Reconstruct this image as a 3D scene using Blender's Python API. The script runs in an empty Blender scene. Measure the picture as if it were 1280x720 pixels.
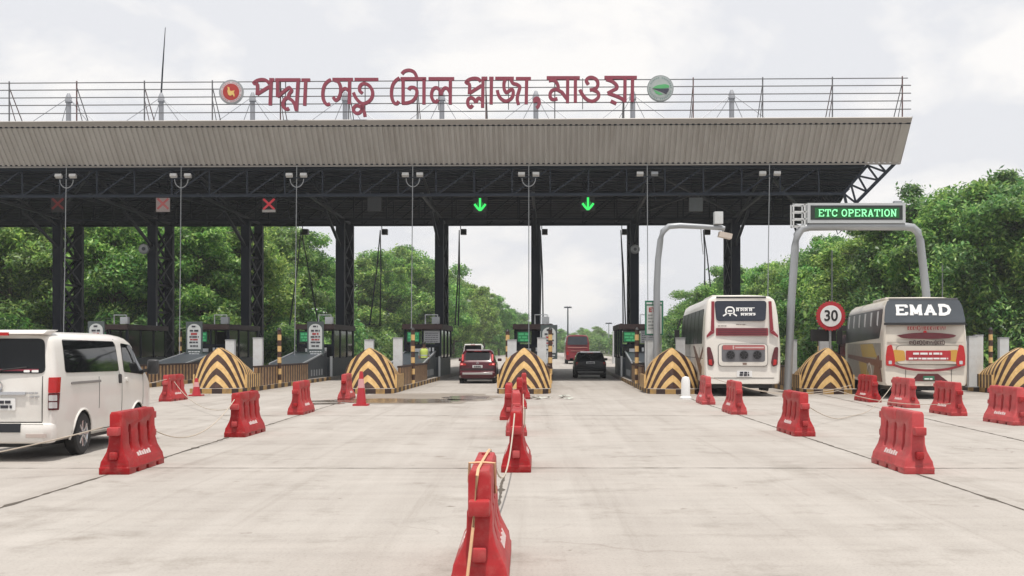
import bpy, bmesh, math, random
from mathutils import Vector, Matrix, noise as mnoise
R = math.radians
random.seed(7)
scene = bpy.context.scene
COL = scene.collection

# ------------------------------------------------------------------ camera
F, CX, YH, HC = 1440.0, 658.0, 434.0, 1.7          # focal length in photo pixels, vanishing point, eye height
cam_data = bpy.data.cameras.new('camera')
cam = bpy.data.objects.new('camera', cam_data)
COL.objects.link(cam)
cam.location = (0, 0, HC)
cam.rotation_euler = (R(90), 0, 0)
cam_data.sensor_width = 36
cam_data.lens = F / 1280 * 36
cam_data.shift_x = -(CX - 640) / 1280
cam_data.shift_y = (YH - 360) / 1280
cam_data.clip_start = 0.1
cam_data.clip_end = 6000
scene.camera = cam

# ------------------------------------------------------------------ sky and sun
SUN_EL, SUN_AZ = 78.0, 165.0                       # azimuth measured from +Y towards +X
world = bpy.data.worlds.new('World')
scene.world = world
world.use_nodes = True
nt = world.node_tree
nt.nodes.clear()
wo = nt.nodes.new('ShaderNodeOutputWorld')
bg = nt.nodes.new('ShaderNodeBackground')
sky = nt.nodes.new('ShaderNodeTexSky')
sky.sky_type = 'NISHITA'
sky.sun_disc = False
sky.sun_elevation = R(SUN_EL)
sky.sun_rotation = R(SUN_AZ)
sky.dust_density = 5.0
sky.air_density = 1.2
tc = nt.nodes.new('ShaderNodeTexCoord')
mp = nt.nodes.new('ShaderNodeMapping')
mp.inputs['Scale'].default_value = (2.2, 2.2, 5.0)
mp.inputs['Location'].default_value = (0.7, 1.3, 0.2)
ns = nt.nodes.new('ShaderNodeTexNoise')
ns.inputs['Scale'].default_value = 2.1
ns.inputs['Detail'].default_value = 7
ns.inputs['Roughness'].default_value = 0.55
ns.inputs['Distortion'].default_value = 0.3
cr = nt.nodes.new('ShaderNodeValToRGB')
cr.color_ramp.elements[0].position = 0.49
cr.color_ramp.elements[0].color = (8.5, 8.6, 8.95, 1)
cr.color_ramp.elements[1].position = 0.61
cr.color_ramp.elements[1].color = (10.4, 10.2, 10.0, 1)
mx = nt.nodes.new('ShaderNodeMix')
mx.data_type = 'RGBA'
mx.inputs['Factor'].default_value = 0.96
L_ = nt.links.new
L_(tc.outputs['Generated'], mp.inputs['Vector'])
L_(mp.outputs['Vector'], ns.inputs['Vector'])
L_(ns.outputs['Fac'], cr.inputs['Fac'])
L_(sky.outputs['Color'], mx.inputs['A'])
L_(cr.outputs['Color'], mx.inputs['B'])
L_(mx.outputs['Result'], bg.inputs['Color'])
bg.inputs['Strength'].default_value = 0.1
L_(bg.outputs['Background'], wo.inputs['Surface'])

sun_data = bpy.data.lights.new('sun', 'SUN')
sun_data.energy = 3.8
sun_data.angle = R(1.2)
sun_data.color = (1.0, 0.95, 0.88)
sun = bpy.data.objects.new('sun', sun_data)
COL.objects.link(sun)
sd = Vector((math.sin(R(SUN_AZ)) * math.cos(R(SUN_EL)), math.cos(R(SUN_AZ)) * math.cos(R(SUN_EL)), math.sin(R(SUN_EL))))
sun.rotation_euler = sd.to_track_quat('Z', 'Y').to_euler()
sun.location = (0, 20, 60)
scene.view_settings.view_transform = 'Standard'
scene.view_settings.look = 'None'
scene.view_settings.gamma = 1.0
scene.view_settings.exposure = 0.0
scene.view_settings.use_curve_mapping = False
scene.render.engine = 'CYCLES'
scene.cycles.max_bounces = 8

# ------------------------------------------------------------------ helpers
def G(px, py):
    "ground point under a pixel of the photograph"
    s = (py - YH) / HC
    return ((px - CX) / s, F / s)
def P(px, py, d):
    return ((px - CX) * d / F, d, HC + (YH - py) * d / F)

PA = R(1.4)                                        # the plaza stands turned by this against the road slabs
PIV = Vector((0, 42.5, 0))
PM = Matrix.Translation(PIV) @ Matrix.Rotation(-PA, 4, 'Z') @ Matrix.Translation(-PIV)
PMI = PM.inverted()
def plaza(x, y, z=0):
    return PM @ Vector((x, y, z))
def onplane(px, py, Y0):
    "plaza-frame point seen at a pixel on the plaza plane Y = Y0"
    d = Vector(((px - CX) / F, 1, (YH - py) / F))
    o = PMI @ Vector((0, 0, HC))
    dl = PMI.to_3x3() @ d
    t = (Y0 - o.y) / dl.y
    return o + dl * t

# -------- materials
MATS = {}
def newmat(name):
    m = bpy.data.materials.new(name)
    m.use_nodes = True
    t = m.node_tree
    b = t.nodes['Principled BSDF']
    return m, t, b
def mat(name, col, rough=0.5, metal=0.0, var=0.12, scale=4.0, bump=0.0, dirt=None, dirt_amt=0.0, dirt_scale=3.0, spec=0.5, coat=0.0, dirt_map=None):
    if name in MATS: return MATS[name]
    m, t, b = newmat(name)
    n = t.nodes
    tcx = n.new('ShaderNodeTexCoord')
    nz = n.new('ShaderNodeTexNoise'); nz.inputs['Scale'].default_value = scale; nz.inputs['Detail'].default_value = 5
    t.links.new(tcx.outputs['Object'], nz.inputs['Vector'])
    mixn = n.new('ShaderNodeMix'); mixn.data_type = 'RGBA'
    mixn.inputs['A'].default_value = (*[c * (1 - var) for c in col], 1)
    mixn.inputs['B'].default_value = (*[min(1, c * (1 + var)) for c in col], 1)
    t.links.new(nz.outputs['Fac'], mixn.inputs['Factor'])
    out = mixn.outputs['Result']
    if dirt:
        n2 = n.new('ShaderNodeTexNoise'); n2.inputs['Scale'].default_value = dirt_scale; n2.inputs['Detail'].default_value = 8; n2.inputs['Roughness'].default_value = 0.65
        if dirt_map:
            mpd = n.new('ShaderNodeMapping'); mpd.inputs['Scale'].default_value = dirt_map
            t.links.new(tcx.outputs['Object'], mpd.inputs['Vector']); t.links.new(mpd.outputs['Vector'], n2.inputs['Vector'])
        else: t.links.new(tcx.outputs['Object'], n2.inputs['Vector'])
        r = n.new('ShaderNodeValToRGB')
        r.color_ramp.elements[0].position = 0.45; r.color_ramp.elements[1].position = 0.75
        r.color_ramp.elements[1].color = (dirt_amt,) * 3 + (1,)
        t.links.new(n2.outputs['Fac'], r.inputs['Fac'])
        m2 = n.new('ShaderNodeMix'); m2.data_type = 'RGBA'
        t.links.new(r.outputs['Color'], m2.inputs['Factor'])
        t.links.new(out, m2.inputs['A'])
        m2.inputs['B'].default_value = (*dirt, 1)
        out = m2.outputs['Result']
    t.links.new(out, b.inputs['Base Color'])
    rr = n.new('ShaderNodeMapRange')
    rr.inputs['To Min'].default_value = max(0.02, rough * 0.85); rr.inputs['To Max'].default_value = min(1, rough * 1.15)
    t.links.new(nz.outputs['Fac'], rr.inputs['Value'])
    t.links.new(rr.outputs['Result'], b.inputs['Roughness'])
    b.inputs['Metallic'].default_value = metal
    b.inputs['Specular IOR Level'].default_value = spec
    if coat: b.inputs['Coat Weight'].default_value = coat; b.inputs['Coat Roughness'].default_value = 0.06
    if bump:
        bp = n.new('ShaderNodeBump'); bp.inputs['Strength'].default_value = bump; bp.inputs['Distance'].default_value = 0.02
        n3 = n.new('ShaderNodeTexNoise'); n3.inputs['Scale'].default_value = scale * 6; n3.inputs['Detail'].default_value = 4
        t.links.new(tcx.outputs['Object'], n3.inputs['Vector'])
        t.links.new(n3.outputs['Fac'], bp.inputs['Height'])
        t.links.new(bp.outputs['Normal'], b.inputs['Normal'])
    MATS[name] = m
    return m
def emit(name, col, strength):
    if name in MATS: return MATS[name]
    m, t, b = newmat(name)
    b.inputs['Base Color'].default_value = (*[c * 0.2 for c in col], 1)
    b.inputs['Emission Color'].default_value = (*col, 1)
    nz = t.nodes.new('ShaderNodeTexNoise'); nz.inputs['Scale'].default_value = 40
    mr = t.nodes.new('ShaderNodeMapRange'); mr.inputs['To Min'].default_value = strength * 0.75; mr.inputs['To Max'].default_value = strength * 1.25
    t.links.new(nz.outputs['Fac'], mr.inputs['Value'])
    t.links.new(mr.outputs['Result'], b.inputs['Emission Strength'])
    MATS[name] = m
    return m
def math_node(t, op, a, b=None, c=None):
    n = t.nodes.new('ShaderNodeMath'); n.operation = op
    for i, v in enumerate((a, b, c)):
        if v is None: continue
        if isinstance(v, (int, float)): n.inputs[i].default_value = v
        else: t.links.new(v, n.inputs[i])
    return n.outputs[0]

# -------- mesh builder
class MB:
    def __init__(self):
        self.v = []; self.f = []; self.mi = []
        self.m = 0
    def face(self, idx):
        self.f.append(tuple(idx)); self.mi.append(self.m)
    def add(self, pts):
        b = len(self.v); self.v.extend([tuple(p) for p in pts]); return b
    def poly(self, pts):
        b = self.add(pts); self.face(range(b, b + len(pts)))
    def box(self, c, s, rot=None):
        x, y, z = s[0] / 2, s[1] / 2, s[2] / 2
        pts = [Vector(p) for p in ((-x,-y,-z),(x,-y,-z),(x,y,-z),(-x,y,-z),(-x,-y,z),(x,-y,z),(x,y,z),(-x,y,z))]
        if rot is not None: pts = [rot @ p for p in pts]
        b = self.add([p + Vector(c) for p in pts])
        for q in ((0,3,2,1),(4,5,6,7),(0,1,5,4),(1,2,6,5),(2,3,7,6),(3,0,4,7)):
            self.face([b + i for i in q])
        return self
    def box2(self, x0, x1, y0, y1, z0, z1):
        return self.box(((x0+x1)/2, (y0+y1)/2, (z0+z1)/2), (x1-x0, y1-y0, z1-z0))
    def bar(self, p0, p1, w, h=None):
        "square bar between two points"
        p0, p1 = Vector(p0), Vector(p1); h = h or w
        d = p1 - p0
        q = d.to_track_quat('Y', 'Z').to_matrix()
        return self.box((p0 + p1) / 2, (w, d.length, h), q)
    def tube(self, pts, r, n=8, caps=True):
        pts = [Vector(p) for p in pts]
        rs = r if isinstance(r, (list, tuple)) else [r] * len(pts)
        rings = []
        for i, p in enumerate(pts):
            d = (pts[min(i+1, len(pts)-1)] - pts[max(i-1, 0)]).normalized()
            up = Vector((0, 0, 1)) if abs(d.z) < 0.95 else Vector((0, 1, 0))
            a = d.cross(up).normalized(); bb = a.cross(d)
            rings.append([p + (a * math.cos(2*math.pi*k/n) + bb * math.sin(2*math.pi*k/n)) * rs[i] for k in range(n)])
        return self.loft(rings, caps)
    def loft(self, rings, caps=True):
        n = len(rings[0])
        bs = [self.add(r) for r in rings]
        for i in range(len(rings) - 1):
            for k in range(n):
                k2 = (k + 1) % n
                self.face((bs[i]+k, bs[i]+k2, bs[i+1]+k2, bs[i+1]+k))
        if caps:
            self.face([bs[0]+k for k in reversed(range(n))])
            self.face([bs[-1]+k for k in range(n)])
        return self
    def lathe(self, prof, c=(0,0,0), axis='Z', n=24, a0=0, a1=2*math.pi):
        "prof: list of (radius, height)"
        rings = []
        for k in range(n):
            a = a0 + (a1 - a0) * k / n
            ca, sa = math.cos(a), math.sin(a)
            ring = []
            for r, h in prof:
                p = {'Z': (r*ca, r*sa, h), 'X': (h, r*ca, r*sa), 'Y': (r*sa, h, r*ca)}[axis]
                ring.append((p[0]+c[0], p[1]+c[1], p[2]+c[2]))
            rings.append(ring)
        bs = [self.add(r) for r in rings]
        for k in range(n):
            k2 = (k + 1) % n
            for i in range(len(prof) - 1):
                self.face((bs[k]+i, bs[k2]+i, bs[k2]+i+1, bs[k]+i+1))
        return self
    def disc(self, c, r, h, axis='Y', n=24, r2=None):
        r2 = r if r2 is None else r2
        self.lathe([(0.0001, 0), (r, 0), (r2, h), (0.0001, h)], c, axis, n); return self
    def prism(self, pts, ext, axis='Y'):
        "pts 2D polygon; extruded from ext[0] to ext[1] along axis"
        def mk(p, e): return {'Y': (p[0], e, p[1]), 'X': (e, p[0], p[1]), 'Z': (p[0], p[1], e)}[axis]
        self.loft([[mk(p, ext[0]) for p in pts], [mk(p, ext[1]) for p in pts]], True); return self
    def stroke(self, pts, w, f, d0, d1):
        "flat ribbon along a 2D polyline given thickness; f(a,b,depth) -> 3D"
        pts = [Vector(p) for p in pts]
        L, Rr = [], []
        for i, p in enumerate(pts):
            a = pts[max(i-1, 0)]; b = pts[min(i+1, len(pts)-1)]
            d = (b - a).normalized(); nn = Vector((-d.y, d.x))
            k = 1.0
            if 0 < i < len(pts)-1:
                d1_ = (p - a).normalized(); c = abs(d1_.dot(d)); k = min(1.6, 1 / max(c, 0.5))
            L.append(p + nn * w/2 * k); Rr.append(p - nn * w/2 * k)
        rings = [[f(*L[i], d0), f(*Rr[i], d0), f(*Rr[i], d1), f(*L[i], d1)] for i in range(len(pts))]
        self.loft(rings, True)
        return self
    def build(self, name, m=None, parent=None, loc=None, rotz=0, smooth=None, fix=True):
        me = bpy.data.meshes.new(name)
        me.from_pydata(self.v, [], self.f)
        ms = m if isinstance(m, (list, tuple)) else [m]
        for x in ms:
            if x: me.materials.append(x)
        if len(ms) > 1: me.polygons.foreach_set('material_index', self.mi)
        if fix:
            bm = bmesh.new(); bm.from_mesh(me)
            bmesh.ops.remove_doubles(bm, verts=bm.verts, dist=1e-5)
            bmesh.ops.recalc_face_normals(bm, faces=bm.faces)
            bm.to_mesh(me); bm.free()
        if smooth is not None:
            me.polygons.foreach_set('use_smooth', [True] * len(me.polygons))
            me.set_sharp_from_angle(angle=R(smooth))
        me.update()
        o = bpy.data.objects.new(name, me)
        COL.objects.link(o)
        if parent: o.parent = parent
        if loc is not None: o.location = loc
        if rotz: o.rotation_euler = (0, 0, rotz)
        return o

def tag(o, label=None, cat=None, group=None, kind=None):
    if label: o['label'] = label
    if cat: o['category'] = cat
    if group: o['group'] = group
    if kind: o['kind'] = kind
    return o
def empty(name, label, cat, loc=(0,0,0), rotz=0, group=None):
    o = bpy.data.objects.new(name, None)
    o.empty_display_size = 0.2
    COL.objects.link(o)
    o.location = loc; o.rotation_euler = (0, 0, rotz)
    return tag(o, label, cat, group)
def copy_tree(o, parent=None, label=None, group=None):
    c = o.copy(); COL.objects.link(c)
    if parent: c.parent = parent
    if label: c['label'] = label
    if group: c['group'] = group
    for ch in list(o.children): copy_tree(ch, c)
    return c
def struct(o): o['kind'] = 'structure'; return o
def evalmesh(o):
    "apply the modifiers of o in place"
    bpy.context.view_layer.update()
    dg = bpy.context.evaluated_depsgraph_get()
    me = bpy.data.meshes.new_from_object(o.evaluated_get(dg))
    nm = o.data.name
    old = o.data
    o.modifiers.clear()
    o.data = me
    bpy.data.meshes.remove(old)
    me.name = nm
    return o
def boolean_cut(o, cutter):
    m = o.modifiers.new('cut', 'BOOLEAN'); m.operation = 'DIFFERENCE'; m.object = cutter; m.solver = 'EXACT'
    try: m.material_mode = 'TRANSFER'
    except Exception: pass
    evalmesh(o)
    me = cutter.data; bpy.data.objects.remove(cutter); bpy.data.meshes.remove(me)
    return o
def bevel(o, w, seg=2, ang=35):
    m = o.modifiers.new('bevel', 'BEVEL'); m.width = w; m.segments = seg; m.limit_method = 'ANGLE'; m.angle_limit = R(ang)
    evalmesh(o)
    o.data.polygons.foreach_set('use_smooth', [True] * len(o.data.polygons))
    o.data.set_sharp_from_angle(angle=R(40))
    return o
def text(name, s, size, m, parent, loc, rot=(R(90), 0, 0), extrude=0.004, bold=0.0, xs=1.0, align='CENTER'):
    cu = bpy.data.curves.new(name, 'FONT')
    cu.body = s; cu.size = size; cu.extrude = extrude; cu.offset = bold
    cu.align_x = align; cu.align_y = 'CENTER'
    t = bpy.data.objects.new(name + '_tmp', cu); COL.objects.link(t)
    bpy.context.view_layer.update()
    me = bpy.data.meshes.new_from_object(t.evaluated_get(bpy.context.evaluated_depsgraph_get()))
    bpy.data.objects.remove(t); bpy.data.curves.remove(cu)
    me.name = name; me.materials.clear(); me.materials.append(m)
    o = bpy.data.objects.new(name, me); COL.objects.link(o)
    o.parent = parent; o.location = loc; o.rotation_euler = rot; o.scale = (xs, 1, 1)
    return o
def split(o):
    "one object per loose piece of a mesh, all under the same name and parent"
    me = o.data
    par = list(range(len(me.vertices)))
    def find(a):
        while par[a] != a:
            par[a] = par[par[a]]; a = par[a]
        return a
    for e in me.edges:
        a, b = find(e.vertices[0]), find(e.vertices[1])
        if a != b: par[a] = b
    groups = {}
    for p in me.polygons: groups.setdefault(find(p.vertices[0]), []).append(p)
    if len(groups) < 2: return [o]
    out = []
    for k, ps in enumerate(groups.values()):
        used = sorted({v for p in ps for v in p.vertices}); ix = {v: i for i, v in enumerate(used)}
        nm = bpy.data.meshes.new(o.name)
        nm.from_pydata([me.vertices[v].co for v in used], [], [[ix[v] for v in p.vertices] for p in ps])
        for m_ in me.materials: nm.materials.append(m_)
        nm.polygons.foreach_set('use_smooth', [p.use_smooth for p in ps])
        if any(p.use_smooth for p in ps): nm.set_sharp_from_angle(angle=R(40))
        if k == 0: q = o; old = o.data; q.data = nm
        else:
            q = o.copy(); q.data = nm; COL.objects.link(q); q.parent = o.parent
        out.append(q)
    return out
def crom(pts, n=5):
    "Catmull-Rom smoothing of a 2D polyline"
    if len(pts) < 4: return [tuple(p) for p in pts]
    P_ = [Vector(p) for p in pts]
    P_ = [2*P_[0]-P_[1]] + P_ + [2*P_[-1]-P_[-2]]
    out = []
    for i in range(1, len(P_) - 2):
        p0, p1, p2, p3 = P_[i-1:i+3]
        for k in range(n):
            t = k / n
            out.append(tuple(0.5*((2*p1)+(p2-p0)*t+(2*p0-5*p1+4*p2-p3)*t*t+(3*p1-p0-3*p2+p3)*t**3)))
    out.append(tuple(P_[-2]))
    return out
def rpoly(pts, r, n=4):
    "polygon with rounded corners"
    out = []
    N = len(pts)
    for i in range(N):
        p = Vector(pts[i]); a = Vector(pts[i-1]); b = Vector(pts[(i+1) % N])
        da = (a - p); db = (b - p)
        rr = min(r, da.length * 0.45, db.length * 0.45)
        s, e = p + da.normalized() * rr, p + db.normalized() * rr
        for k in range(n + 1):
            t = k / n
            out.append(tuple((1-t)**2 * s + 2*t*(1-t) * p + t*t * e))
    return out
def rect(x0, x1, z0, z1): return [(x0, z0), (x1, z0), (x1, z1), (x0, z1)]
def patch(mb, poly, f, d, rim=0.02, sub=6, rows=6):
    "sheet following a curved surface; f(a,b) -> 3D point, d(a,b) -> outward direction (already scaled); rim goes back"
    zs = sorted(set(round(p[1], 5) for p in poly))
    lo, hi = zs[0], zs[-1]
    zs = sorted(set(zs + [lo + (hi - lo) * k / rows for k in range(1, rows)]))
    zz = [zs[0]]
    for z in zs[1:]:
        if z - zz[-1] > 1e-4: zz.append(z)
    N = len(poly)
    grid = []
    for z in zz:
        zc = min(max(z, lo + 1e-5), hi - 1e-5)
        xs = []
        for i in range(N):
            (x0, z0), (x1, z1) = poly[i], poly[(i+1) % N]
            if (z0 - zc) * (z1 - zc) <= 0 and abs(z1 - z0) > 1e-9:
                xs.append(x0 + (x1 - x0) * (zc - z0) / (z1 - z0))
        if not xs: continue
        a, b = min(xs), max(xs)
        grid.append([(a + (b - a) * k / sub, zc) for k in range(sub + 1)])
    top = [[mb.add([Vector(f(*q)) + Vector(d(*q))]) for q in row] for row in grid]
    for i in range(len(grid) - 1):
        for k in range(sub):
            mb.face((top[i][k], top[i][k+1], top[i+1][k+1], top[i+1][k]))
    bnd = [(0, k) for k in range(sub)] + [(i, sub) for i in range(len(grid)-1)] + [(len(grid)-1, k) for k in range(sub, 0, -1)] + [(i, 0) for i in range(len(grid)-1, 0, -1)]
    low = []
    for i, k in bnd:
        q = grid[i][k]; dv = Vector(d(*q))
        low.append(mb.add([Vector(f(*q)) - dv.normalized() * rim]))
    n = len(bnd)
    for j in range(n):
        j2 = (j + 1) % n
        mb.face((top[bnd[j][0]][bnd[j][1]], low[j], low[j2], top[bnd[j2][0]][bnd[j2][1]]))
    return mb

# -------- shared materials
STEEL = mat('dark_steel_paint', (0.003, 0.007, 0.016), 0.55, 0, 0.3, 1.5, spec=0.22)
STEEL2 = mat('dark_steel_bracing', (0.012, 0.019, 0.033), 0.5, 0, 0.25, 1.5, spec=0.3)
GREY = mat('galvanised_grey', (0.34, 0.36, 0.38), 0.45, 0.2, 0.12, 3, dirt=(0.22, 0.2, 0.18), dirt_amt=0.4)
PALE = mat('pale_painted_metal', (0.62, 0.64, 0.65), 0.5, 0, 0.08, 3, dirt=(0.35, 0.33, 0.3), dirt_amt=0.45)
WHITE = mat('white_paint', (0.78, 0.78, 0.77), 0.45, 0, 0.05, 3)
BLACK = mat('black_plastic', (0.012, 0.012, 0.013), 0.5, 0, 0.2, 6)
RUBBER = mat('tyre_rubber', (0.018, 0.018, 0.019), 0.8, 0, 0.2, 8)
GLASS = mat('dark_glass', (0.008, 0.010, 0.012), 0.07, 0, 0.2, 2, spec=0.28)
GLASSG = mat('tinted_grey_glass', (0.030, 0.036, 0.046), 0.12, 0, 0.25, 2, spec=0.35)
CHROME = mat('dull_chrome', (0.55, 0.55, 0.56), 0.25, 0.9, 0.1, 6)
YELLOW = mat('hazard_yellow', (0.62, 0.36, 0.08), 0.55, 0, 0.12, 3)
BROWN = mat('hazard_black', (0.035, 0.016, 0.012), 0.6, 0, 0.3, 3)
SLATE = mat('slate_steel_plate', (0.045, 0.058, 0.072), 0.5, 0.1, 0.25, 1.2, dirt=(0.12, 0.11, 0.1), dirt_amt=0.5)
REDL = mat('red_lens', (0.45, 0.012, 0.012), 0.15, 0, 0.2, 10)
DARKRED = mat('dark_red_lens', (0.09, 0.008, 0.012), 0.2, 0, 0.2, 10)
CLEARL = mat('clear_lens', (0.55, 0.55, 0.56), 0.12, 0.2, 0.2, 10)
RED = mat('red_paint', (0.42, 0.02, 0.03), 0.4, 0, 0.12, 4)
CREAM = mat('grimy_white', (0.6, 0.58, 0.54), 0.5, 0, 0.1, 2, dirt=(0.3, 0.26, 0.2), dirt_amt=0.35)

# ================================================================== SETTING: ground, road, joints
def concrete():
    m, t, b = newmat('worn_concrete')
    n = t.nodes; lk = t.links.new
    tcx = n.new('ShaderNodeTexCoord')
    def noise(scale, detail=6, rough=0.6, sc=(1,1,1)):
        mpp = n.new('ShaderNodeMapping'); mpp.inputs['Scale'].default_value = sc
        lk(tcx.outputs['Object'], mpp.inputs['Vector'])
        q = n.new('ShaderNodeTexNoise'); q.inputs['Scale'].default_value = scale; q.inputs['Detail'].default_value = detail; q.inputs['Roughness'].default_value = rough
        lk(mpp.outputs['Vector'], q.inputs['Vector']); return q.outputs['Fac']
    def ramp(x, p0, p1, c0, c1):
        r = n.new('ShaderNodeValToRGB'); r.color_ramp.elements[0].position = p0; r.color_ramp.elements[1].position = p1
        r.color_ramp.elements[0].color = (*c0, 1); r.color_ramp.elements[1].color = (*c1, 1)
        lk(x, r.inputs['Fac']); return r.outputs['Color']
    def mix(fac, a, bb, mode='MIX'):
        q = n.new('ShaderNodeMix'); q.data_type = 'RGBA'; q.blend_type = mode
        if isinstance(fac, float): q.inputs['Factor'].default_value = fac
        else: lk(fac, q.inputs['Factor'])
        for s, v in (('A', a), ('B', bb)):
            if isinstance(v, tuple): q.inputs[s].default_value = (*v, 1)
            else: lk(v, q.inputs[s])
        return q.outputs['Result']
    base = ramp(noise(0.35, 8), 0.3, 0.7, (0.388, 0.357, 0.326), (0.455, 0.424, 0.390))
    # brushed streaks across the lanes and wheel-worn streaks along them
    base = mix(0.38, base, ramp(noise(1.0, 6, 0.6, (0.35, 3.2, 1)), 0.32, 0.7, (0.72, 0.72, 0.72), (1, 1, 1)), 'MULTIPLY')
    base = mix(0.35, base, ramp(noise(1.3, 5, 0.6, (1.6, 0.045, 1)), 0.35, 0.62, (0.72, 0.7, 0.68), (1.0, 1.0, 1.0)), 'MULTIPLY')
    base = mix(0.7, base, ramp(noise(0.9, 9, 0.72), 0.30, 0.47, (0.62, 0.6, 0.57), (1, 1, 1)), 'MULTIPLY')
    base = mix(0.6, base, ramp(noise(38, 4, 0.7), 0.28, 0.5, (0.62, 0.6, 0.58), (1, 1, 1)), 'MULTIPLY')
    base = mix(0.8, base, ramp(noise(4.5, 3, 0.5), 0.22, 0.30, (0.45, 0.42, 0.38), (1, 1, 1)), 'MULTIPLY')
    vo = n.new('ShaderNodeTexVoronoi'); vo.feature = 'DISTANCE_TO_EDGE'; vo.inputs['Scale'].default_value = .28
    wv = n.new('ShaderNodeVectorMath'); wv.operation = 'ADD'
    nzv = n.new('ShaderNodeTexNoise'); nzv.inputs['Scale'].default_value = 1.2; nzv.inputs['Detail'].default_value = 6
    lk(tcx.outputs['Object'], nzv.inputs['Vector']); lk(nzv.outputs['Color'], wv.inputs[0]); lk(tcx.outputs['Object'], wv.inputs[1]); lk(wv.outputs[0], vo.inputs['Vector'])
    ck = ramp(vo.outputs['Distance'], .0015, .006, (1, 1, 1), (0, 0, 0))
    ckm = ramp(noise(.16, 3), .54, .62, (0, 0, 0), (1, 1, 1))
    base = mix(math_node(t, 'MULTIPLY', math_node(t, 'MULTIPLY', ck, ckm), .6), base, (.16, .13, .11))
    # rubber tracks left by the queues
    base = mix(.42, base, ramp(noise(1.0, 6, .65, (2.4, .05, 1)), .30, .44, (.62, .59, .56), (1, 1, 1)), 'MULTIPLY')
    base = mix(.75, base, ramp(noise(1.7, 2, .4), .70, .78, (1, 1, 1), (.72, .69, .66)), 'MULTIPLY')
    # oil and rubber blackening in the queue lanes before the booths
    sp = n.new('ShaderNodeSeparateXYZ'); lk(tcx.outputs['Object'], sp.inputs[0])
    lane = math_node(t, 'MULTIPLY_ADD', sp.outputs['X'], 1/5.65, 0.49)
    lane = math_node(t, 'FRACT', lane)
    lane = math_node(t, 'ABSOLUTE', math_node(t, 'SUBTRACT', lane, 0.5))
    cen = math_node(t, 'SUBTRACT', 1.0, math_node(t, 'MULTIPLY', lane, 3.4))
    cen = math_node(t, 'MAXIMUM', cen, 0.0)
    near = n.new('ShaderNodeMapRange'); near.inputs['From Min'].default_value = 34; near.inputs['From Max'].default_value = 50
    lk(sp.outputs['Y'], near.inputs['Value'])
    nn = ramp(noise(0.5, 7, 0.7, (1.4, 0.35, 1)), 0.35, 0.6, (0, 0, 0), (1, 1, 1))
    fac = math_node(t, 'MULTIPLY', math_node(t, 'MULTIPLY', cen, near.outputs['Result']), nn)
    fac = math_node(t, 'MULTIPLY', fac, 0.85)
    base = mix(fac, base, (0.10, 0.085, 0.07))
    lk(base, b.inputs['Base Color'])
    b.inputs['Roughness'].default_value = 0.85
    b.inputs['Specular IOR Level'].default_value = 0.3
    bp = n.new('ShaderNodeBump'); bp.inputs['Strength'].default_value = 0.25; bp.inputs['Distance'].default_value = 0.01
    lk(noise(60, 5, 0.7), bp.inputs['Height']); lk(bp.outputs['Normal'], b.inputs['Normal'])
    return m
CONC = concrete()
EARTH = mat('grass_and_earth', (0.07, 0.085, 0.035), 0.95, 0, 0.5, 0.4, bump=0.5, dirt=(0.14, 0.11, 0.07), dirt_amt=0.7, dirt_scale=0.3)

g = MB()
N = 24
xs = [-2500 + 5000 * i / N for i in range(N + 1)]; ys = [-300 + 4300 * i / N for i in range(N + 1)]
for i in range(N):
    for j in range(N):
        g.poly([(xs[i], ys[j], -0.03), (xs[i+1], ys[j], -0.03), (xs[i+1], ys[j+1], -0.03), (xs[i], ys[j+1], -0.03)])
struct(g.build('ground', EARTH))
pv = MB()
for (x0, x1, y0, y1) in ((-45, 34, -30, 96),):
    pv.poly([(x0, y0, 0), (x1, y0, 0), (x1, y1, 0), (x0, y1, 0)])
pv.poly([(-45, 96, 0), (34, 96, 0), (15, 160, 0), (-14, 160, 0)])
pv.poly([(-14, 160, 0), (15, 160, 0), (24, 1500, 0), (4, 1500, 0)])
struct(pv.build('road', CONC, fix=False))

JOINT = mat('joint_filler', (0.085, 0.07, 0.055), 0.95, 0, 0.4, 6)
def joint(p0, p1, w):
    rnd = random.Random(hash((p0, p1)) & 0xffff)
    a, b = Vector((*p0, 0)), Vector((*p1, 0))
    d = (b - a); L = d.length; d.normalize(); nn = Vector((-d.y, d.x, 0))
    n = int(L / 0.16)
    m = MB(); L0 = []
    wob = 0
    for i in range(n + 1):
        wob = wob * 0.9 + rnd.uniform(-0.006, 0.006)
        p = a + d * (L * i / n) + nn * wob
        ww = w * rnd.uniform(0.35, 1.25) * (1.0 if rnd.random() > 0.06 else 2.2)
        L0.append(m.add([p + nn * ww / 2 + Vector((0, 0, .004)), p - nn * ww * rnd.uniform(.3, .6) + Vector((0, 0, .004))]))
    for i in range(n):
        m.face((L0[i], L0[i]+1, L0[i+1]+1, L0[i+1]))
    return struct(m.build('road_joint_line', JOINT, fix=False))
joint((-5.5, 6.0), (-5.76, 42), 0.05)
joint((-0.33, 7.0), (-0.2, 41.4), 0.04)
joint((5.15, 6.0), (5.42, 41.5), 0.05)
joint((10.6, 42), (8.9, 19.5), 0.05)
joint((-11.3, 10), (-11.4, 41.5), 0.045)
for yy, w in ((16.2, 0.035), (28.6, 0.04), (40.2, 0.04)):
    for x0, x1 in ((-11.25, -5.68), (-5.55, -0.4), (-0.2, 5.15), (5.35, 10.2), (-16.6, -11.45), (11, 17)):
        joint((x0, yy + random.uniform(-.05, .05)), (x1, yy + random.uniform(-.05, .05)), w)

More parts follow.
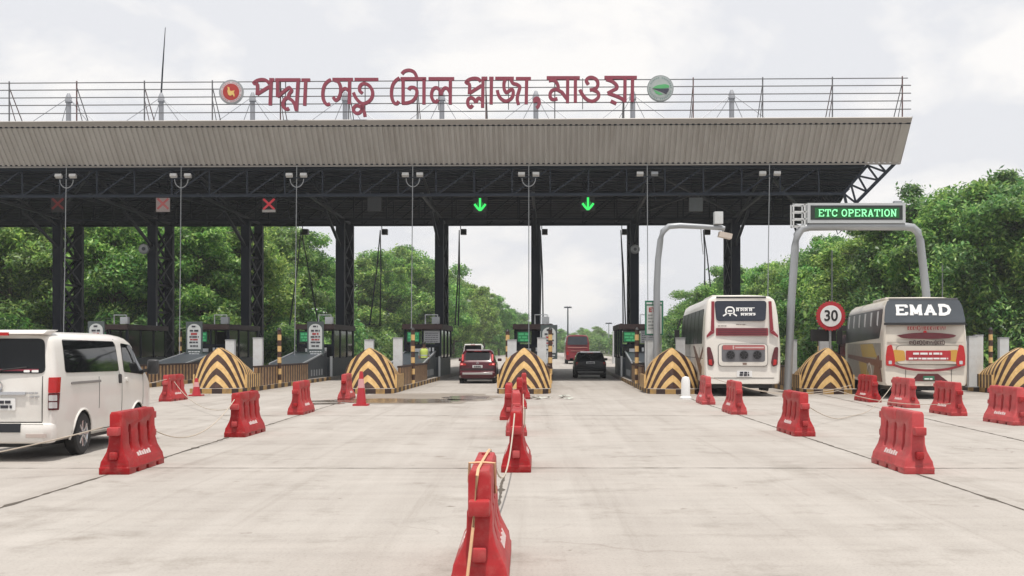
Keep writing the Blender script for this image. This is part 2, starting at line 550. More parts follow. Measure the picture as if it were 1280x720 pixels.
# wet patch and stain before the second lane
def blob(name, cx, cy, rx, ry, m, z, seed, n=60):
    q = MB(); rnd = random.Random(seed)
    pts = []
    for k in range(n):
        a = 2 * math.pi * k / n
        r = 1 + 0.35 * mnoise.noise((math.cos(a) * 1.6 + seed, math.sin(a) * 1.6, 0)) + 0.16 * mnoise.noise((math.cos(a) * 5, math.sin(a) * 5 + seed, 1))
        pts.append((cx + rx * r * math.cos(a), cy + ry * r * math.sin(a), z))
    q.poly(pts)
    return struct(q.build(name, m, fix=False))
WET = mat('wet_concrete', (0.12, 0.088, 0.062), 0.16, 0, 0.5, 0.8, spec=0.35, dirt=(0.26, 0.22, 0.18), dirt_amt=0.9, dirt_scale=0.9, dirt_map=(.5, 2.2, 1))
DAMP = mat('damp_concrete', (0.24, 0.205, 0.17), 0.6, 0, 0.25, 0.7)
blob('road_stain', -3.6, 38.4, 2.9, 4.2, DAMP, 0.006, 3)
blob('water_puddle', -4.1, 36.5, 2.3, 1.6, WET, 0.010, 5)
blob('water_puddle', -2.0, 38.6, .8, 1.6, WET, 0.010, 9)
blob('water_puddle', -6.3, 34.6, 0.8, 0.5, WET, 0.010, 12)

# ================================================================== TOLL PLAZA: canopy
canopy = empty('toll_canopy', 'long dark steel toll plaza canopy with sloping grey corrugated fascia over all the lanes', 'canopy', plaza(0, 57.6), -PA)
YO = 57.6
XL, XR = -46.0, 18.25
FASC = mat('weathered_fascia_sheet', (0.435, 0.42, 0.40), 0.55, 0.05, 0.16, 0.35, dirt=(0.24, 0.21, 0.185), dirt_amt=0.5, dirt_scale=1.0, dirt_map=(2.6, .35, .35))
TRIM = mat('fascia_trim', (0.36, 0.34, 0.32), 0.5, 0.15, 0.12, 1)
def fascia(y_bot, y_top, xr, sgn):
    m = MB(); pitch = 0.27
    nrm = Vector((0, -sgn * 0.7, -0.7))
    def pt(x, v, dep):
        y = y_bot + (y_top - y_bot) * v; z = 10.86 + 1.94 * v
        return Vector((x, y, z)) + nrm * dep
    prof = ((0, 0), (0.30, 0), (0.42, 0.055), (0.88, 0.055))
    rows = []
    x = XL
    while x < xr - 0.3:
        for a, dpt in prof: rows.append((x + a * pitch, dpt))
        x += pitch
    rows.append((xr, 0))
    b = [m.add([pt(x, 0.03, d), pt(x, 0.93, d)]) for x, d in rows]
    for i in range(len(rows) - 1): m.face((b[i], b[i+1], b[i+1]+1, b[i]+1))
    o = m.build('fascia', FASC if sgn > 0 else STEEL, canopy, fix=False)
    t = MB()
    t.bar((XL, y_bot, 10.86), (xr, y_bot, 10.86), 0.10, 0.09)
    o2 = t.build('fascia_trim', TRIM, canopy)
    t = MB()
    c = [pt(XL, 0.895, 0.06), pt(xr, 0.895, 0.06), pt(xr, 1.0, 0.06), pt(XL, 1.0, 0.06)]
    c2 = [p - nrm * 0.06 for p in c]
    t.loft([c, c2], True)
    t.build('fascia_cap', TRIM, canopy)
fascia(57.9 - YO, 55.95 - YO, XR, 1)
fascia(85.6 - YO, 87.5 - YO, 20.0, -1)
ENDC = MB()                                        # closing plates at the fascia ends
for y0, y1, xr in ((57.9-YO, 55.95-YO, XR + 0.03), (85.6-YO, 87.5-YO, 20.03)):
    s = 1 if y1 > y0 else -1
    ENDC.loft([[(xr-.02, y0, 10.84), (xr-.02, y0 - s*0.12, 10.84), (xr-.02, y1 - s*0.16, 12.78), (xr-.02, y1, 12.82)],
               [(xr+.01, y0, 10.84), (xr+.01, y0 - s*0.12, 10.84), (xr+.01, y1 - s*0.16, 12.78), (xr+.01, y1, 12.82)]])
split(ENDC.build('fascia_end', TRIM, canopy))
rf = MB()
rf.loft([[(XL, -1.45, 12.62), (XR, -1.45, 12.62), (19.95, 29.75, 12.62), (XL, 29.75, 12.62)],
         [(XL, -1.45, 12.50), (XR, -1.45, 12.50), (19.95, 29.75, 12.50), (XL, 29.75, 12.50)]])
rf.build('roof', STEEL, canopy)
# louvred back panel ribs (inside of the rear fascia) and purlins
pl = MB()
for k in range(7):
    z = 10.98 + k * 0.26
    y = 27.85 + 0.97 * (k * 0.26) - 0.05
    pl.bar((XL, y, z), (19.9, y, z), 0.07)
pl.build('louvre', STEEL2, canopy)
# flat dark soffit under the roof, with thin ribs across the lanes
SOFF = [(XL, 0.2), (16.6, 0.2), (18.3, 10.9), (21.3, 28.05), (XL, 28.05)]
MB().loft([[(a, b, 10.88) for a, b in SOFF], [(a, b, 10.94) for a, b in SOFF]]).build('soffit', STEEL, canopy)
pu = MB()
for k in range(30):
    y = 1.0 + k * 0.92
    pu.box2(XL, 16.5 + y * .15, y - .04, y + .04, 10.80, 10.878)
pu.build('purlin', STEEL2, canopy)

COLX = [-34.0, -28.35, -22.7, -17.15, -11.55, -5.72, -0.08, 5.71, 11.6]
for ti, y in enumerate((0.75, 9.9, 12.9)):
    m = MB()
    ZT, ZB = 10.78, 9.42 if ti == 0 else 9.2
    m.bar((XL, y, ZT), (16.6, y, ZT), 0.14, 0.14)
    m.bar((XL, y, ZB), (15.6, y, ZB), 0.13, 0.14)
    xx = XL + 0.5; xs_ = []
    while xx < 15.5: xs_.append(xx); xx += 1.93
    for i, x in enumerate(xs_):
        m.bar((x, y, ZB), (x, y, ZT), 0.075)
        if i + 1 < len(xs_): m.bar((x, y + .02, ZB), (xs_[i+1], y + .02, ZT), 0.075)
    # raking end arm
    inn = [(15.6, ZB), (15.9, ZB + .4), (16.3, ZB + .9), (16.75, 10.85)]
    out_ = [(15.85, 8.6), (16.35, 9.1), (16.95, 9.75), (17.55, 10.35), (18.1, 10.9)]
    m.bar((15.55, y, ZB), (16.8, y, 10.88), 0.13); m.bar((15.75, y, 8.5), (18.15, y, 10.95), 0.16)
    m.bar((15.6, y, ZB), (15.8, y, 8.55), .12)
    seq = [(15.6, ZB), (16.2, 8.95), (15.95, ZB + .45), (16.75, 9.52), (16.3, ZB + .9), (17.3, 10.1), (16.75, 10.85), (17.7, 10.5), (17.35, 10.9)]
    for a, b in zip(seq[:-1], seq[1:]):
        m.bar((a[0], y, a[1]), (b[0], y, b[1]), 0.085)
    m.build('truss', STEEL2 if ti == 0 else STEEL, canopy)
# bracing in plan under the roof
br = MB()
for i, cx in enumerate(COLX[:-1]):
    x0, x1 = COLX[i], COLX[i+1]
    if i in (1, 2, 3, 7):
        br.bar((x0, 0.9, 10.7), (x1, 9.8, 9.45), 0.14)
        br.bar((x1, 0.9, 10.7), (x0, 9.8, 9.45), 0.14)
br.bar((11.6, 0.9, 10.7), (15.6, 9.8, 9.45), 0.14)
for cx in COLX:
    br.bar((cx, 0.75, 9.5), (cx, 12.9, 9.3), 0.14); br.bar((cx, 0.8, 10.6), (cx, 9.9, 8.9), 0.12)
    br.bar((cx, 9.9, 7.6), (cx, 5.4, 9.2), 0.14)
br.build('bracing', mat('brace_steel', (.030, .036, .045), .5, 0, .2, 2, spec=.3), canopy)
# lattice columns and the roof masts above them
GALV = mat('mast_grey', (0.38, 0.39, 0.42), 0.5, 0.2, 0.15, 2)
for cx in COLX:
    m = MB()
    for yy in (9.9, 12.9):
        m.box2(cx - .25, cx + .25, yy - .18, yy + .18, 0.0, 9.2)
    z = 0.5; k = 0
    while z < 8.0:
        for xo in (-.2, .2):
            m.bar((cx + xo, 10.0, z), (cx + xo, 12.8, z + 1.6), 0.115)
            m.bar((cx + xo, 12.8, z), (cx + xo, 10.0, z + 1.6), 0.115)
        m.bar((cx, 10.0, z), (cx, 12.8, z), 0.12)
        z += 1.65
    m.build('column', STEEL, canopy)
    m = MB()
    my = 11.4
    m.tube([(cx, my, 12.5), (cx, my, 16.55)], 0.15, 10)
    m.tube([(cx, my, 16.5), (cx, my, 16.75), (cx, my, 17.05)], [0.21, 0.20, 0.08], 10)
    o = m.build('mast', GALV, canopy, smooth=40)
    w = MB()
    for sx in (-1, 1):
        w.tube([(cx, my, 16.8), (cx + sx * 4.9, my - 2, 12.6)], 0.02, 4)
        w.tube([(cx, my, 16.8), (cx + sx * 2.6, my + 3, 12.6)], 0.02, 4)
    w.build('stay', GALV, o)

# rail frame carrying the sign along the fascia top
railing = empty('sign_rail', 'thin dark steel rail frame running along the top of the canopy fascia', 'railing', plaza(0, 56.1), -PA)
RUST = mat('rail_steel', (0.17, 0.17, 0.18), 0.6, 0.2, 0.25, 2)
REDOX = mat('red_oxide_strut', (0.14, 0.055, 0.05), 0.6, 0.1, 0.3, 2)
for z in (13.2, 13.6, 13.97, 14.35, 14.7):
    MB().box2(XL, 18.25 if z < 14.5 else 18.1, -.02, .02, z - .021, z + .021).build('rail', RUST, railing)
x = 17.85
k = 0
while x > -30:
    MB().bar((x, .05, 12.78), (x, .05, 14.8), 0.052).build('post', RUST if k % 3 else REDOX, railing)
    m = MB(); m.bar((x, .05, 14.5), (x, 1.9, 12.63), 0.035); m.bar((x, .05, 13.9), (x, 0.95, 12.63), 0.03)
    split(m.build('strut', REDOX if k % 2 else RUST, railing))
    x -= 3.36; k += 1
m = MB()
m.tube([(-22.7, 11.4 + 1.5, 17.0), (-22.62, 12.9, 18.4), (-22.45, 12.9, 21.0)], [0.055, 0.05, 0.02], 6)
tag(m.build('antenna_pole', STEEL2, None, plaza(0, 56.1), -PA), 'tall thin dark antenna pole rising above the roof rail left of the red emblem', 'antenna')

# ---- sign lettering: hand-traced strokes
def zz(ox, oy, k, lst): return [[(ox + x / k, oy + y / k) for x, y in s] for s in lst]
A = lambda l: zz(310, 85, 10.29, l)
B = lambda l: zz(395, 85, 10.29, l)
C_ = lambda l: zz(485, 80, 10.29, l)
D = lambda l: zz(575, 80, 10.28, l)
E = lambda l: zz(675, 80, 9.846, l)
LET = [
 A([[(275,205),(258,178),(215,155),(165,152),(115,167),(78,195),(108,207),(125,230),(120,348)], [(118,340),(282,238)], [(302,140),(287,482)], [(278,154),(338,154)]]),
 A([[(352,155),(676,155)], [(384,160),(382,375)], [(378,372),(535,248)], [(525,245),(562,290),(535,330),(520,378)], [(528,378),(480,402),(455,450),(462,505),(500,532),(530,520)], [(515,385),(560,412),(600,462),(622,540)], [(648,160),(624,555)]]),
 A([[(690,157),(800,157)], [(744,160),(730,486)]]),
 B([[(195,150),(150,178),(112,225),(92,300),(92,380),(112,440),(145,472),(182,462)]]),
 B([[(213,150),(476,150)], [(235,158),(285,178),(313,230),(320,290),(310,350),(285,400),(250,415),(222,375)], [(322,308),(350,276),(385,268),(425,296)], [(434,155),(430,466)]]),
 B([[(498,150),(802,150)], [(600,328),(567,300),(562,250),(585,215),(625,202),(680,225),(720,280),(730,340),(710,400),(660,445),(600,460),(550,430),(510,380),(482,318)]]),
 B([[(592,455),(602,510),(570,570),(525,585),(487,555),(487,515),(518,487),(560,495),(598,525),(622,570),(632,628)]]),
 C_([[(150,180),(95,222),(60,280),(46,360),(52,440),(78,500),(115,512),(140,480)]]),
 C_([[(162,192),(492,192)], [(178,130),(215,95),(275,82),(330,102),(360,145),(372,195)], [(195,195),(195,512)], [(180,504),(250,502),(320,475),(365,410),(372,345),(340,308),(290,305),(268,335)]]),
 C_([[(464,195),(463,522)]]),
 C_([[(522,192),(852,192)], [(645,460),(622,490),(585,475),(562,425),(566,360),(590,318),(625,308),(662,335),(683,400)], [(683,400),(700,345),(735,310),(775,328),(800,378)], [(804,195),(800,522)]]),
 D([[(268,225),(230,192),(170,187),(110,207),(80,238),(112,255),(125,285),(120,388)], [(118,380),(280,278)], [(297,175),(290,562)], [(278,187),(352,187)]]),
 D([[(165,530),(135,558),(106,530),(99,485),(115,447),(150,437),(182,458),(205,500)], [(205,500),(225,452),(252,442),(288,475)]]),
 D([[(375,187),(432,187)], [(405,187),(400,520)]]),
 D([[(453,187),(692,187)], [(590,190),(567,240),(566,310),(580,350),(602,368),(640,340),(668,328),(685,365),(670,430),(620,472),(570,475),(520,440),(492,390),(480,338)], [(648,190),(680,248),(730,265),(768,295),(757,350),(742,400),(736,460),(752,525)]]),
 D([[(718,190),(912,190)], [(857,195),(851,518)]]),
 D([[(965,500),(958,462),(985,440),(1012,460),(1018,505),(1002,550),(980,566)], [(968,470),(1005,480)]]),
 E([[(82,172),(490,172)], [(108,206),(165,202),(205,232),(225,290),(212,325)], [(218,316),(160,322),(127,360),(127,410),(160,440),(215,428)], [(205,312),(270,350),(330,430)], [(341,175),(338,482)]]),
 E([[(436,175),(435,478)]]),
 E([[(595,255),(570,208),(600,172),(650,170),(700,202),(712,260),(680,308),(612,322)], [(650,318),(710,350),(722,400),(690,440),(640,460),(580,440),(530,390),(490,318)]]),
 E([[(792,168),(1192,168)], [(815,190),(890,217),(940,262),(945,300),(900,325),(832,362)], [(832,362),(920,390),(1000,425),(1050,465)], [(1046,175),(1045,470)], [(870,458),(940,490)]]),
 E([[(1139,175),(1135,468)]]),
]
SIGN = mat('maroon_sign_letters', (0.27, 0.045, 0.075), 0.45, 0, 0.12, 1)
SY = 55.9
lettering = empty('sign_lettering', 'maroon Bengali letters of the toll plaza name mounted on the roof rails', 'sign', plaza(0, SY, 12.8), -PA)
for li, strokes in enumerate(LET):
    m = MB()
    for si, s in enumerate(strokes):
        pts = crom(s, 4)
        q = [onplane(px, py, SY) for px, py in pts]
        off = 0.004 * si
        m.stroke([(p.x, p.z - 12.8) for p in q], 0.158, lambda a, b, d: (a, d, b), -0.07 - off, 0.07 + off)
    m.build('letter', SIGN, lettering)
mk = MB()
for x in (-12.1, -8.2, -4.6, -1.2, 2.4, 4.8):
    mk.bar((x, 0.1, 0.45), (x, 0.1, 1.95), 0.04)
split(mk.build('mounting_bar', RUST, lettering))

def emblem(px, py, rpx, name, label):
    p = onplane(px, py, SY - .02)
    r = rpx / 25.9
    e = empty(name, label, 'emblem', PM @ Vector((p.x, p.y, p.z)), -PA)
    return e, r
e, r = emblem(289, 115, 15.6, 'round_emblem', 'round red government seal with a gold map and white ring left of the lettering')
MB().disc((0, 0.0, 0), r, 0.08, 'Y', 40).build('rim', GREY, e)
MB().disc((0, -0.02, 0), r * .86, 0.03, 'Y', 40).build('ring', mat('seal_white', (.62, .56, .58), .5), e)
m = MB()
for k in range(30):
    a = 2 * math.pi * k / 30
    if k % 8 == 0: continue
    m.box((math.sin(a) * r * .78, -.025, math.cos(a) * r * .78), (r * .07, .012, r * .09), Matrix.Rotation(a, 3, 'Y'))
m.build('ring_lettering', mat('seal_pink', (.45, .2, .24), .5), e)
MB().disc((0, -0.035, 0), r * .67, 0.03, 'Y', 40).build('disc', mat('seal_red', (.42, .035, .03), .5), e)
m = MB()
gold = [(-.30,.42),(-.12,.34),(-.10,.12),(.02,.06),(.30,.12),(.22,-.04),(.30,-.26),(.26,-.44),(.18,-.30),(.10,-.20),(.02,-.30),(-.10,-.32),(-.22,-.22),(-.30,.05),(-.24,.22)]
m.prism([(a * r, b * r) for a, b in gold], (-.052, -.03), 'Y')
m.build('map', mat('seal_gold', (.75, .52, .16), .45), e)
e, r = emblem(825.5, 110.5, 16.6, 'round_emblem', 'round silver seal with a green hill and dark wedge right of the lettering')
MB().disc((0, 0.0, 0), r, 0.08, 'Y', 40).build('rim', mat('seal_silver_rim', (.3, .33, .33), .4, .3), e)
MB().disc((0, -0.02, 0), r * .93, 0.03, 'Y', 40).build('ring', mat('seal_silver', (.42, .46, .46), .45, .2), e)
m = MB()
for k in range(34):
    a = 2 * math.pi * k / 34
    if k % 9 == 0: continue
    m.box((math.sin(a) * r * .80, -.025, math.cos(a) * r * .80), (r * .06, .012, r * .09), Matrix.Rotation(a, 3, 'Y'))
m.build('ring_lettering', mat('seal_teal', (.14, .25, .22), .5), e)
MB().disc((0, -0.035, 0), r * .68, 0.03, 'Y', 40).build('disc', mat('seal_pale', (.40, .45, .44), .5), e)
m = MB()
m.prism([(x * r, z * r) for x, z in crom([(-.6,.02),(-.3,.2),(0,.26),(.35,.3),(.64,.2),(.66,.05)], 4) + [(.2, -.02), (-.3, -.02)]], (-.05, -.03), 'Y')
m.prism([(x * r, z * r) for x, z in ((-.5,-.12),(-.1,-.3),(.2,-.46),(-.1,-.5),(-.35,-.38))], (-.048, -.03), 'Y')
m.build('hill', mat('seal_green', (.10, .42, .16), .5), e)
m = MB()
m.prism([(x * r, z * r) for x, z in ((-.62,-.02),(.64,-.03),(.62,-.18),(.42,-.46),(.1,-.28))], (-.056, -.03), 'Y')
m.build('wedge', mat('seal_dark', (.045, .045, .07), .5), e)

# ---- overhead lane signals
def signal(px, py, kind, label, d=62.5):
    p = P(px, py, d)
    e = empty('lane_signal', label, 'lane signal', p, -PA, 'lane signals hung in the canopy')
    MB().box((0, .12, 0), (.78, .16, .78)).build('housing', BLACK, e)
    m = MB()
    m.bar((-.25, .12, .39), (-.25, .12, 2.4), .05); m.bar((.25, .12, .39), (.25, .12, 2.4), .05)
    m.build('hanger', STEEL2, e)
    f = lambda a, b, dd: (a, dd, b)
    if kind in ('x', 'xdim', 'xboard'):
        if kind == 'xboard': MB().box2(-.38, .38, .02, .036, -.38, .38).build('face', mat('pale_signal_face', (.5, .44, .44), .5, 0, .2, 6), e)
        if kind == 'x': MB().box2(-.36, .36, .0, .036, -.38, -.24).build('sill', mat('pale_sill', (.6, .58, .58), .5), e)
        em = {'x': emit('red_cross_light', (.75, .06, .08), .45), 'xdim': emit('red_cross_dim', (.5, .05, .05), .12), 'xboard': emit('red_cross_pale', (.8, .2, .2), .25)}[kind]
        m = MB()
        m.stroke([(-.3, -.22), (.3, .34)], .11, f, .0, .03); m.stroke([(-.3, .34), (.3, -.22)], .11, f, -.004, .03)
        m.build('cross', em, e)
    elif kind == 'arrow':
        em = emit('green_arrow_light', (.05, .9, .16), 1.1)
        m = MB()
        m.stroke([(0, .34), (0, -.3)], .12, f, .0, .03)
        m.stroke([(-.3, .02), (-.16, -.17), (0, -.33)], .12, f, -.004, .03); m.stroke([(.3, .02), (.16, -.17), (0, -.33)], .12, f, -.008, .03)
        m.build('arrow', em, e)
        m = MB()
        m.stroke([(-.14, .1), (-.12, -.16)], .07, f, .006, .03); m.stroke([(.14, .1), (.12, -.16)], .07, f, .006, .03)
        m.build('arrow_glow', emit('green_arrow_dim', (.03, .5, .1), .35), e)
    else:
        MB().box2(-.37, .37, .02, .036, -.37, .37).build('face', mat('unlit_signal_face' + kind, (.13, .15, .16) if kind == 'off' else (.03, .035, .04), .4, 0, .2, 8), e)
signal(72, 256, 'xdim', 'lane signal with a dim red cross above the white van')
signal(203.5, 256, 'xboard', 'lane signal with a pale face and faint red cross, second from the left')
signal(336, 256.5, 'x', 'lane signal with the brightest red cross on a pale sill')
signal(468, 255.5, 'dark', 'blank dark lane signal between the red cross and the green arrows')
signal(600, 255.5, 'arrow', 'lane signal with green arrow above the red car')
signal(735, 254.5, 'arrow', 'lane signal with green arrow above the black car')
signal(870, 255.5, 'off', 'unlit grey lane signal above the white bus')

# ---- floodlight masts on the islands, their heads under the fascia
FL = [('left of all, rising behind the white van roof', 83), ('second from left, near the pale lane signal', 226.5), ('between the red cross and the blank lane signal', 371),
      ('just left of the left green arrow', 516), ('between the two green arrows', 661), ('just right of the right green arrow', 809), ('rising left of the green lit message sign', 962)]
LAMP = mat('floodlight_face', (.60, .60, .59), .35, 0, .08, 8)
for i, (lab, px) in enumerate(FL):
    x = onplane(px, 220, 57.4).x
    ph = [-.18, -.1, -.12, -.1, 0, .05, -.15][i]
    e = empty('floodlight_mast', 'thin pale mast with twin floodlights, ' + lab, 'floodlight mast', plaza(x, 57.4, 0.18), -PA, 'floodlight masts along the canopy front')
    MB().tube([(ph, 0, 0), (ph * .5, 0, 5), (0, 0, 10.62)], .022, 6).build('pole', GREY, e)
    MB().bar((-.36, 0, 10.0), (.36, 0, 10.0), .05).build('crossbar', STEEL2, e)
    for sx in (-1, 1):
        MB().box((sx * .36, -.08, 10.12), (.33, .2, .15), Matrix.Rotation(R(-25), 3, 'X')).build('lamp_head', LAMP if not (i == 5 and sx > 0) else GREY, e)
    if i not in (5, 6):
        pts = [(.34 * math.cos(a), .02, 9.95 + .42 * math.sin(a)) for a in [math.pi + math.pi * k / 10 for k in range(11)]]
        MB().tube(pts, .025, 5).build('cable_loop', GREY, e)
    if i in (0, 1, 2, 5, 6):
        MB().tube([(.25, .3, 10.5), (.75, 4, 9.3)], .05, 5).build('stay', STEEL2, e)

# ================================================================== toll islands
def stripes(name, axis, freq, off=0.0, duty=0.5, dull=False):
    if name in MATS: return MATS[name]
    m, t, b = newmat(name)
    n = t.nodes
    tcx = n.new('ShaderNodeTexCoord'); sp = n.new('ShaderNodeSeparateXYZ'); t.links.new(tcx.outputs['Object'], sp.inputs[0])
    v = math_node(t, 'MULTIPLY_ADD', sp.outputs[axis], freq, off)
    v = math_node(t, 'GREATER_THAN', math_node(t, 'FRACT', v), duty)
    paint(t, b, v, tcx, dull)
    MATS[name] = m
    return m
def paint(t, b, fac, tcx, dull=False):
    n = t.nodes
    nz = n.new('ShaderNodeTexNoise'); nz.inputs['Scale'].default_value = 5; nz.inputs['Detail'].default_value = 8; nz.inputs['Roughness'].default_value = .7
    t.links.new(tcx.outputs['Object'], nz.inputs['Vector'])
    r1 = n.new('ShaderNodeValToRGB'); r1.color_ramp.elements[0].color = (.58, .35, .12, 1); r1.color_ramp.elements[1].color = (.78, .54, .24, 1)
    r2 = n.new('ShaderNodeValToRGB'); r2.color_ramp.elements[0].color = (.032, .012, .008, 1); r2.color_ramp.elements[1].color = (.085, .04, .028, 1)
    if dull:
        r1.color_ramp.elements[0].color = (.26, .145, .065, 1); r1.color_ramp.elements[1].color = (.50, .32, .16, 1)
    for r in (r1, r2):
        r.color_ramp.elements[0].position = .35; r.color_ramp.elements[1].position = .65
        t.links.new(nz.outputs['Fac'], r.inputs['Fac'])
    mx = n.new('ShaderNodeMix'); mx.data_type = 'RGBA'
    t.links.new(fac, mx.inputs['Factor']); t.links.new(r1.outputs['Color'], mx.inputs['A']); t.links.new(r2.outputs['Color'], mx.inputs['B'])
    t.links.new(mx.outputs['Result'], b.inputs['Base Color'])
    b.inputs['Roughness'].default_value = .55
NW, NH = 0.98, 1.5
def chevrons():
    m, t, b = newmat('chevron_paint')
    n = t.nodes
    tcx = n.new('ShaderNodeTexCoord'); sp = n.new('ShaderNodeSeparateXYZ'); t.links.new(tcx.outputs['Object'], sp.inputs[0])
    u = math_node(t, 'MULTIPLY', math_node(t, 'ABSOLUTE', sp.outputs['X']), 1 / NW)
    z = math_node(t, 'MULTIPLY', sp.outputs['Z'], 1 / NH)
    s = math_node(t, 'MULTIPLY_ADD', u, 0.44, math_node(t, 'MULTIPLY_ADD', math_node(t, 'POWER', u, 2.2), 0.78, z))
    v = math_node(t, 'MULTIPLY_ADD', s, 2.98, 0.0)
    v = math_node(t, 'LESS_THAN', math_node(t, 'FRACT', v), .5)
    paint(t, b, v, tcx)
    return m
CHEV = chevrons()
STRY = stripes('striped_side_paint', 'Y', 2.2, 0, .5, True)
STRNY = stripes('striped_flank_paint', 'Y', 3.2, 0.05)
STRZ = stripes('striped_post_paint', 'Z', 2.1, .2)
KERBTOP = mat('island_concrete', (.30, .27, .24), .85, 0, .2, 1, dirt=(.14, .12, .1), dirt_amt=.6)

ISL = [(-22.7, 'behind the white van roof'), (-17.0, 'beside the white van front'), (-11.48, 'right of the white van'),
       (-5.85, 'left of the red car'), (-.09, 'behind the centre barrier row'), (5.42, 'left of the white bus'),
       (11.1, 'between the two buses'), (18.15, 'right of the silver bus')]
YI = 41.8
def make_island(x, where):
    o = empty('traffic_island', 'raised concrete island with yellow and black kerb, ' + where, 'traffic island', plaza(x, YI), -PA, 'raised islands between the toll lanes')
    hw = .98
    out = []
    for k in range(9):
        a = math.pi * k / 8
        out.append((-hw * math.cos(a), .55 - .55 * math.sin(a) ** .8))
    left = [(-hw, y) for y in [48 - .6 * i for i in range(79)]]
    right = [(hw, y) for y in [1.2 + .6 * i for i in range(79)]]
    out = left + out + right
    top = MB(); top.poly([(a, b, .18) for a, b in out])
    top.build('island_top', KERBTOP, o, fix=False)
    k = MB()
    for i in range(len(out) - 1):
        (a, b), (c, d) = out[i], out[i+1]
        k.m = (i % 2) if (b < 17) else 2
        k.poly([(a, b, 0), (c, d, 0), (c, d, .18), (a, b, .18)])
    k.build('kerb', [mat('kerb_yellow', (.44, .27, .09), .7, 0, .25, 4, dirt=(.14, .1, .07), dirt_amt=.8), BROWN, KERBTOP], o, fix=False)
    return o
def make_nose(x, where, W=1.0):
    o = empty('crash_nose', 'bullnose island end with yellow and black chevrons, ' + where, 'crash nose', plaza(x, YI + 1.0, .18), -PA, 'striped bullnoses of the toll islands')
    m = MB(); NU, NV = 40, 22
    idx = []
    for i in range(NU + 1):
        u = -1 + 2 * i / NU
        zt = NH * max(0, 1 - abs(u)) ** (1 / 3.1)
        col = []
        for j in range(NV + 1):
            z = zt * j / NV
            y = -.62 * (1 - abs(u)) * (1 - .75 * z / NH)
            col.append((NW * W * u, y + .0, z))
        idx.append(m.add(col))
    for i in range(NU):
        for j in range(NV):
            m.face((idx[i]+j, idx[i+1]+j, idx[i+1]+j+1, idx[i]+j+1))
    m.build('chevron_face', CHEV, o, smooth=28)
    s = MB(); rings = []
    for i in range(NU + 1):
        u = -1 + 2 * i / NU
        zt = NH * max(0, 1 - abs(u)) ** (1 / 3.1)
        y0 = -.62 * (1 - abs(u)) * (1 - .75 * zt / NH)
        rings.append([(NW * W * u, y0, zt), (NW * W * u, y0 + .5, zt), (NW * W * u, 1.9, zt * .62)])
    b = [s.add(r) for r in rings]
    for i in range(NU):
        for k in range(2): s.face((b[i]+k, b[i+1]+k, b[i+1]+k+1, b[i]+k+1))
    s.build('flank', STRNY, o, smooth=50)
    for sx in (-1, 1):
        w = MB(); w.box2(sx * NW * W - .03, sx * NW * W + .03, .02, 2.2, 0, .5)
        w.build('side_panel', STRNY, o)
    return o
def side_wall(x, sx, y0, y1, where):
    o = empty('striped_wall', 'low yellow and black striped wall, %s' % where, 'low wall', plaza(x + sx * .86, y0, .18), -PA, 'striped low walls on the islands')
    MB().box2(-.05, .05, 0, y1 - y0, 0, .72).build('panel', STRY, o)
    MB().box2(-.08, .08, -.02, y1 - y0 + .02, .723, .79).build('coping', BROWN, o)
    return o
def lane_post(x, y, h, where, w=.36):
    o = empty('lane_post', 'white flat lane post, ' + where, 'post', plaza(x, y, .18), -PA, 'white flat posts behind the bullnoses')
    b = MB().box2(-w/2, w/2, -.12, .12, .03, h).build('panel', PALE, o)
    MB().box2(-w/2 - .05, w/2 + .05, -.16, .16, 0, .03).build('base_plate', GREY, o)
    MB().box2(-w/2 - .012, w/2 + .012, -.13, .13, h, h + .05).build('cap', GREY, o)
def hazard_post(x, y, h, where):
    o = empty('hazard_post', 'slim black and orange banded post, ' + where, 'post', plaza(x, y, .18), -PA, 'banded slim posts by the booths')
    MB().tube([(0, 0, 0), (0, 0, h)], .085, 10).build('shaft', STRZ, o, smooth=40)
    MB().tube([(0, 0, h), (0, 0, h + .1)], [.1, .04], 10).build('cap', BLACK, o)

